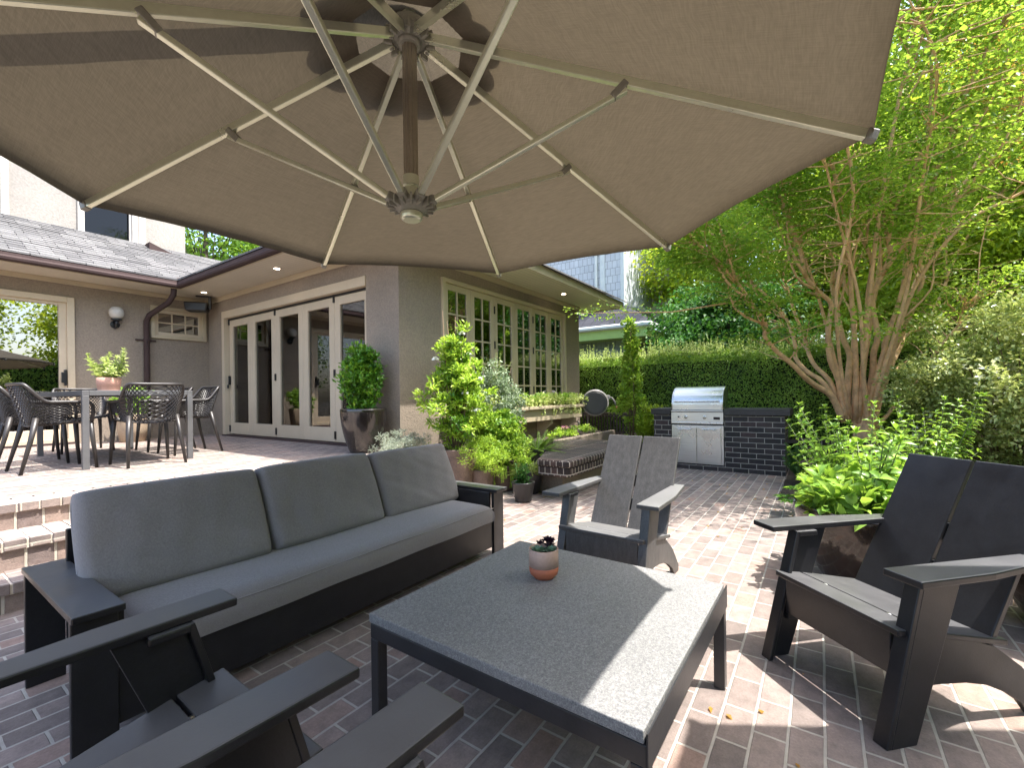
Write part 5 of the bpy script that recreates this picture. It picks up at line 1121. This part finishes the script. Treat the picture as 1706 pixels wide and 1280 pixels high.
# ------------------------------------------------------------------ pots by the house
pb = thing('black_planter', 'tall glossy black pot with a round dark green shrub at the house corner', 'potted plant', (3.38, 4.47, ZT)); pot(pb, big_profile(.268, .52), 'glaze_black', 48, (.22, .48))
stems(pb, 6, (0, 0, .45), [(rnd(1)[0]*.15, rnd(1)[0]*.15, rnd(1, .7, 1.2)[0]) for _ in range(7)], .010)
clump_plant(pb, (0, 0, .88), (.23, .23, .44), 74, 46, .10, 'leaf_glossy', .062, .0155, seed=9, D_up=.9, fill=.35, hi=True)
tp_ = thing('tan_planter', 'tall tan pot of green leaves against the wall beyond the dining table', 'potted plant', (2.42, 8.95, ZT)); pot(tp_, [(.0, 0), (.16, 0), (.19, .2), (.215, .42), (.21, .44), (.185, .44), (.18, .39), (.0, .39)], 'pot_tan', 36, (.17, .395))
clump_plant(tp_, (0, 0, .60), (.22, .22, .2), 26, 26, .11, 'leaf_mid', .08, .022, seed=12, D_up=.6, hi=True)
dp = thing('table_pot', 'small terracotta pot of upright pale green sprigs on the dining table', 'potted plant', (1.50, 6.28, ZT+.7525)); pot(dp, [(.0, 0), (.086, 0), (.09, .01), (.096, .055), (.098, .056), (.104, .142), (.098, .146), (.09, .14), (.088, .12), (.0, .12)], 'terracotta_pale', 36, (.085, .125))
spires(dp, (0, 0, .12), [(-.14, .12, .38), (-.05, -.02, .34), (.02, .05, .40), (.09, -.13, .44), (.05, -.06, .36), (-.09, .08, .28), (.11, -.03, .26), (0, .1, .24), (-.02, -.12, .24), (.12, -.12, .22)], 'leaf_pale', .078, .017, .016, .005, droop=.0, whorl=3, taper=.55, spread=.8, lift=.55)
sv = thing('silver_plant', 'feathery silver-white plant spilling over the end of the terrace steps', 'plant', (3.62, 4.06, Z2)); pot(sv, [(.0, 0), (.13, 0), (.16, .12), (.15, .13), (.14, .10), (.0, .10)], 'pot_brown', 30)
clump_plant(sv, (0, 0, .24), (.38, .30, .20), 95, 70, .062, 'leaf_silver', .028, .0028, seed=71, D_up=.7, fill=.35)
yg = thing('lime_groundcover', 'low lime-green creeping plant at the end of the steps beside the silver plant', 'plant', (3.80, 3.80, Z1)); pot(yg, [(.0, 0), (.12, 0), (.15, .16), (.14, .17), (.13, .14), (.0, .14)], 'pot_brown', 30)
clump_plant(yg, (0, 0, .26), (.22, .24, .13), 40, 42, .07, 'leaf_lime', .022, .007, seed=14, D_up=.6)
# gardenia
gd = thing('gardenia', 'tall yellow-green gardenia with white flowers in a brown pot by the long window', 'potted plant', (3.98, 3.52, 0)); pot(gd, rimmed(.235, .55, .17), 'pot_brown', 44, (.2, .50))
rg = np.random.default_rng(40); tips = []
for k in range(26): 
    zz = rg.uniform(.75, 2.05); wd = .36*(1-(zz-.55)/1.75)**.75+.05; a = rg.uniform(0, 6.28); tips.append((wd*math.cos(a)*rg.random(), wd*math.sin(a)*rg.random(), zz))
tips += [(-.10, .13, 2.17), (-.06, .10, 2.06), (.05, -.06, 2.0), (.0, .02, 2.1)]
stems(gd, 9, (0, 0, .5), tips, .009)
def taperish(p, rg): 
    z = p[2]; u = min(1, max(0, (z-.62)/1.5)); w_ = (1-u)**.7*.9+.12; w_ *= rg.uniform(.55, 1.35); return np.array([p[0]*w_, p[1]*w_, z])
clump_plant(gd, (0, 0, 1.28), (.44, .44, .80), 150, 42, .082, 'leaf_lime', .062, .0125, seed=41, D_up=.8, fill=.3, hi=True, shape=taperish)
clump_plant(gd, (0, 0, 1.25), (.30, .30, .75), 60, 34, .08, 'leaf_glossy', .062, .0130, 'inner_foliage', seed=42, D_up=.7, fill=.1, hi=True, shape=taperish)
fl = []
for (x, y, z) in ((-.20, .16, 1.60), (.02, -.06, 1.90), (.14, -.22, 1.36), (.08, -.10, 1.66), (-.05, -.16, 1.20), (.05, -.26, 1.0)):
    a = np.arange(9)*.7; c = np.array([x, y, z]); fl.append(leaves(np.repeat(c[None], 9, 0), np.stack([np.cos(a), np.sin(a)-.5, np.sin(a*2)*.5+.3], 1), np.stack([np.zeros(9)-.3, np.full(9, -.8), np.full(9, .5)], 1), .045, .02, .2, .1, True))
leafobj('flowers', fl, 'petal', gd)
fe = thing('lime_fern', 'lime-green feathery plant in front of the gardenia pot', 'plant', (4.15, 3.30, .30))
MB().lathe(rimmed(.15, .30, .11), c=(0, 0, -.30), n=32).build('pot', 'pot_brown', fe, smooth=True)
clump_plant(fe, (.02, -.02, .16), (.40, .36, .24), 120, 62, .07, 'leaf_lime', .026, .0040, seed=15, D_up=.8, fill=.35)
jb = thing('grey_bush', 'grey-green twining bush with small leaves below the long window', 'shrub', (4.78, 3.60, .0)); pot(jb, rimmed(.2, .42, .15), 'pot_black', 36, (.17, .37))
stems(jb, 9, (0, 0, .38), [(rnd(1)[0]*.3, rnd(1)[0]*.3, rnd(1, .9, 1.55)[0]) for _ in range(12)], .007, bend=.08)
clump_plant(jb, (0, 0, 1.06), (.44, .36, .56), 150, 52, .085, 'leaf_grey', .040, .0115, seed=16, D_up=.1, fill=.4)
tips = [(rnd(1)[0]*.3, rnd(1)[0]*.25, rnd(1, 1.45, 1.72)[0]) for _ in range(10)]; spires(jb, (0, 0, 1.2), tips, 'leaf_pale', .03, .008, .025, .003, name='new_shoots', hi=False)
tr_ = thing('trailing_plant', 'brown pot of lime-green trailing plants hanging over the rim beside the bench', 'potted plant', (4.52, 3.28, 0)); pot(tr_, rimmed(.235, .31, .17), 'pot_brown', 40, (.2, .26))
clump_plant(tr_, (0, .02, .56), (.36, .36, .32), 105, 46, .085, 'leaf_lime', .036, .013, seed=17, D_up=.4)
clump_plant(tr_, (.05, .05, .72), (.32, .30, .26), 62, 40, .08, 'leaf_mid', .05, .018, 'broad_foliage', seed=18, D_up=.5, hi=True)
B = []; sb = MB()
for k in range(34):
    a = rnd(1, 2.2, 5.6)[0]; p = np.array([.24*math.cos(a), .24*math.sin(a), .31]); ln = rnd(1, .08, .27)[0]; n = int(ln/.012); u = np.linspace(0, 1, n)[:, None]; C = p+np.array([math.cos(a), math.sin(a), 0])*(.03*np.sin(u*3))+np.array([0, 0, -1])*u*ln
    for s in (1, -1): B.append(leaves(C, np.array([math.cos(a)*.5-s*math.sin(a), math.sin(a)*.5+s*math.cos(a), .1])+rnd(n*3).reshape(n, 3)*.3, np.array([math.cos(a), math.sin(a), .5])+rnd(n*3).reshape(n, 3)*.2, .021, .009, .1, .1))
    sb.tube([tuple(C[0]), tuple(C[n//2]), tuple(C[-1])], .002, 4)
sb.build('trailing_stems', 'stem_green', tr_); leafobj('trailing_leaves', B, 'leaf_lime', tr_)
bf = thing('green_fern', 'green fern with arching fronds reaching over the brick bench', 'plant', (4.98, 3.02, .27)); fronds(bf, (0, 0, .12), 60, .50, 'leaf_mid', .034, .0045, .36, seed=19, up=(.3, 1.2), pairs=24); MB().lathe(rimmed(.16, .2, .12), n=30).build('pot', 'pot_black', bf, smooth=True)
mp_ = thing('spiky_pot', 'dark round pot of pale spiky grass beside the brick bench', 'potted plant', (4.50, 2.86, 0)); pot(mp_, rimmed(.15, .27, .10, bulge=.012), 'pot_black', 36, (.12, .22))
n = 170; a = rnd(n, 0, 6.28); el = rnd(n, .3, 1.3); P = np.stack([np.cos(a)*.06, np.sin(a)*.06, np.full(n, .22)], 1)
leafobj('foliage', [leaves(P, np.stack([np.cos(a)*np.cos(el), np.sin(a)*np.cos(el), np.sin(el)], 1), np.stack([-np.cos(a)*np.sin(el), -np.sin(a)*np.sin(el), np.cos(el)], 1), rnd(n, .12, .24), .006, .2, .3)], 'leaf_pale', mp_)
clump_plant(mp_, (-.06, .08, .34), (.12, .12, .10), 14, 30, .06, 'leaf_lime', .03, .011, 'creeping_foliage', seed=33)
sp_ = thing('small_pot', 'small dark pot with a dark green plant in front of the spiky grass pot', 'potted plant', (4.10, 2.69, 0)); pot(sp_, rimmed(.128, .215, .082), 'pot_brown' if False else 'pot_black', 36, (.10, .17))
spires(sp_, (0, 0, .16), [(rnd(1)[0]*.06, rnd(1)[0]*.06, rnd(1, .26, .40)[0]) for _ in range(6)], 'leaf_dark', .075, .012, .018, .004, droop=.05, whorl=3)
# window box greens
rg = np.random.default_rng(60); B = []; B2 = []
wg = thing('window_box_greens', 'pale leafy greens growing along the top of the window box', 'plants', (6.35, 3.98, .95))
for k in range(64):
    x = -1.7+3.4*k/63+rg.normal()*.03; B.append(blob(46, (x, rg.normal()*.05, .05+.05*rg.random()+.06*math.sin(x*3)**2), (.11, .12, .09), .7, .055, .017, 0, True))
    if k % 3 == 0: B2.append(blob(26, (x, rg.normal()*.05, .15), (.09, .09, .09), .8, .06, .016, 0, True))
for k in range(14): B.append(blob(24, (-1.5+3*rg.random(), -.17, -.03-.05*rg.random()), (.05, .03, .07), -.6, .03, .010, .5))
leafobj('foliage', B, 'leaf_pale', wg); leafobj('tall_foliage', B2, 'leaf_mid', wg)
# flowers on the ledge behind the bench
lf = thing('ledge_flowers', 'row of small bedding plants with pink flowers behind the brick bench', 'flowers', (6.9, 3.5, .48))
clump_plant(lf, (0, 0, .06), (.9, .14, .07), 34, 36, .06, 'leaf_lime', .035, .013, seed=50)
clump_plant(lf, (-.3, -.05, .14), (.16, .05, .03), 6, 12, .03, 'petal_pink' if 'petal_pink' in M else mat('petal_pink', (.6, .22, .38), .6).name, .02, .009, 'flowers', seed=51)
# columnar shrub
cs = thing('columnar_shrub', 'narrow upright shrub with yellow-green leaves in front of the gate', 'shrub', (7.98, 2.86, .02))
stems(cs, 10, (0, 0, 0), [(rnd(1)[0]*.14, rnd(1)[0]*.14, rnd(1, 1.4, 2.6)[0]) for _ in range(12)], .012)
def colm(p, rg): u = (p[2]-.3)/2.4; w_ = .75+.35*math.sin(u*5.5+1)+(.25 if u < .35 else 0)-.35*max(0, u-.7)/.3; w_ *= rg.uniform(.4, 1.5); return np.array([p[0]*w_, p[1]*w_, p[2]])
clump_plant(cs, (0, 0, 1.46), (.24, .24, 1.18), 135, 40, .095, 'leaf_lime', .060, .018, seed=52, D_up=.7, fill=.35, shape=colm)
clump_plant(cs, (0, 0, 1.70), (.26, .26, .95), 62, 34, .075, 'leaf_mid', .055, .017, 'inner_foliage', seed=53, D_up=.7, fill=.6, shape=colm)
lsh = thing('low_shrub', 'loose low shrub filling the gap between the narrow shrub and the grill', 'shrub', (8.15, 2.50, .02)); stems(lsh, 8, (0, 0, 0), [(rnd(1)[0]*.25, rnd(1)[0]*.2, rnd(1, .5, .85)[0]) for _ in range(9)], .008)
clump_plant(lsh, (0, 0, .55), (.30, .28, .45), 70, 44, .10, 'leaf_bright', .05, .015, seed=54, D_up=.5, fill=.35)
# fallen leaves and bits on the paving
n = 420; P = np.stack([rnd(n, .2, 7.4), rnd(n, -.8, 3.6), np.full(n, .006)], 1); keep = RNG.random(n) < .18+.8*(P[:, 0] > 4)*(P[:, 1] < 2.2); P = P[keep]; n = len(P); a = rnd(n, 0, 6.28)
fl_ = leafobj('fallen_leaves', [leaves(P, np.stack([np.cos(a), np.sin(a), rnd(n)*.12], 1), np.stack([rnd(n)*.25, rnd(n)*.25, np.ones(n)], 1), rnd(n, .012, .038), rnd(n, .004, .012), .35, .15)], 'leaf_orange'); tag(fl_, kind='stuff')
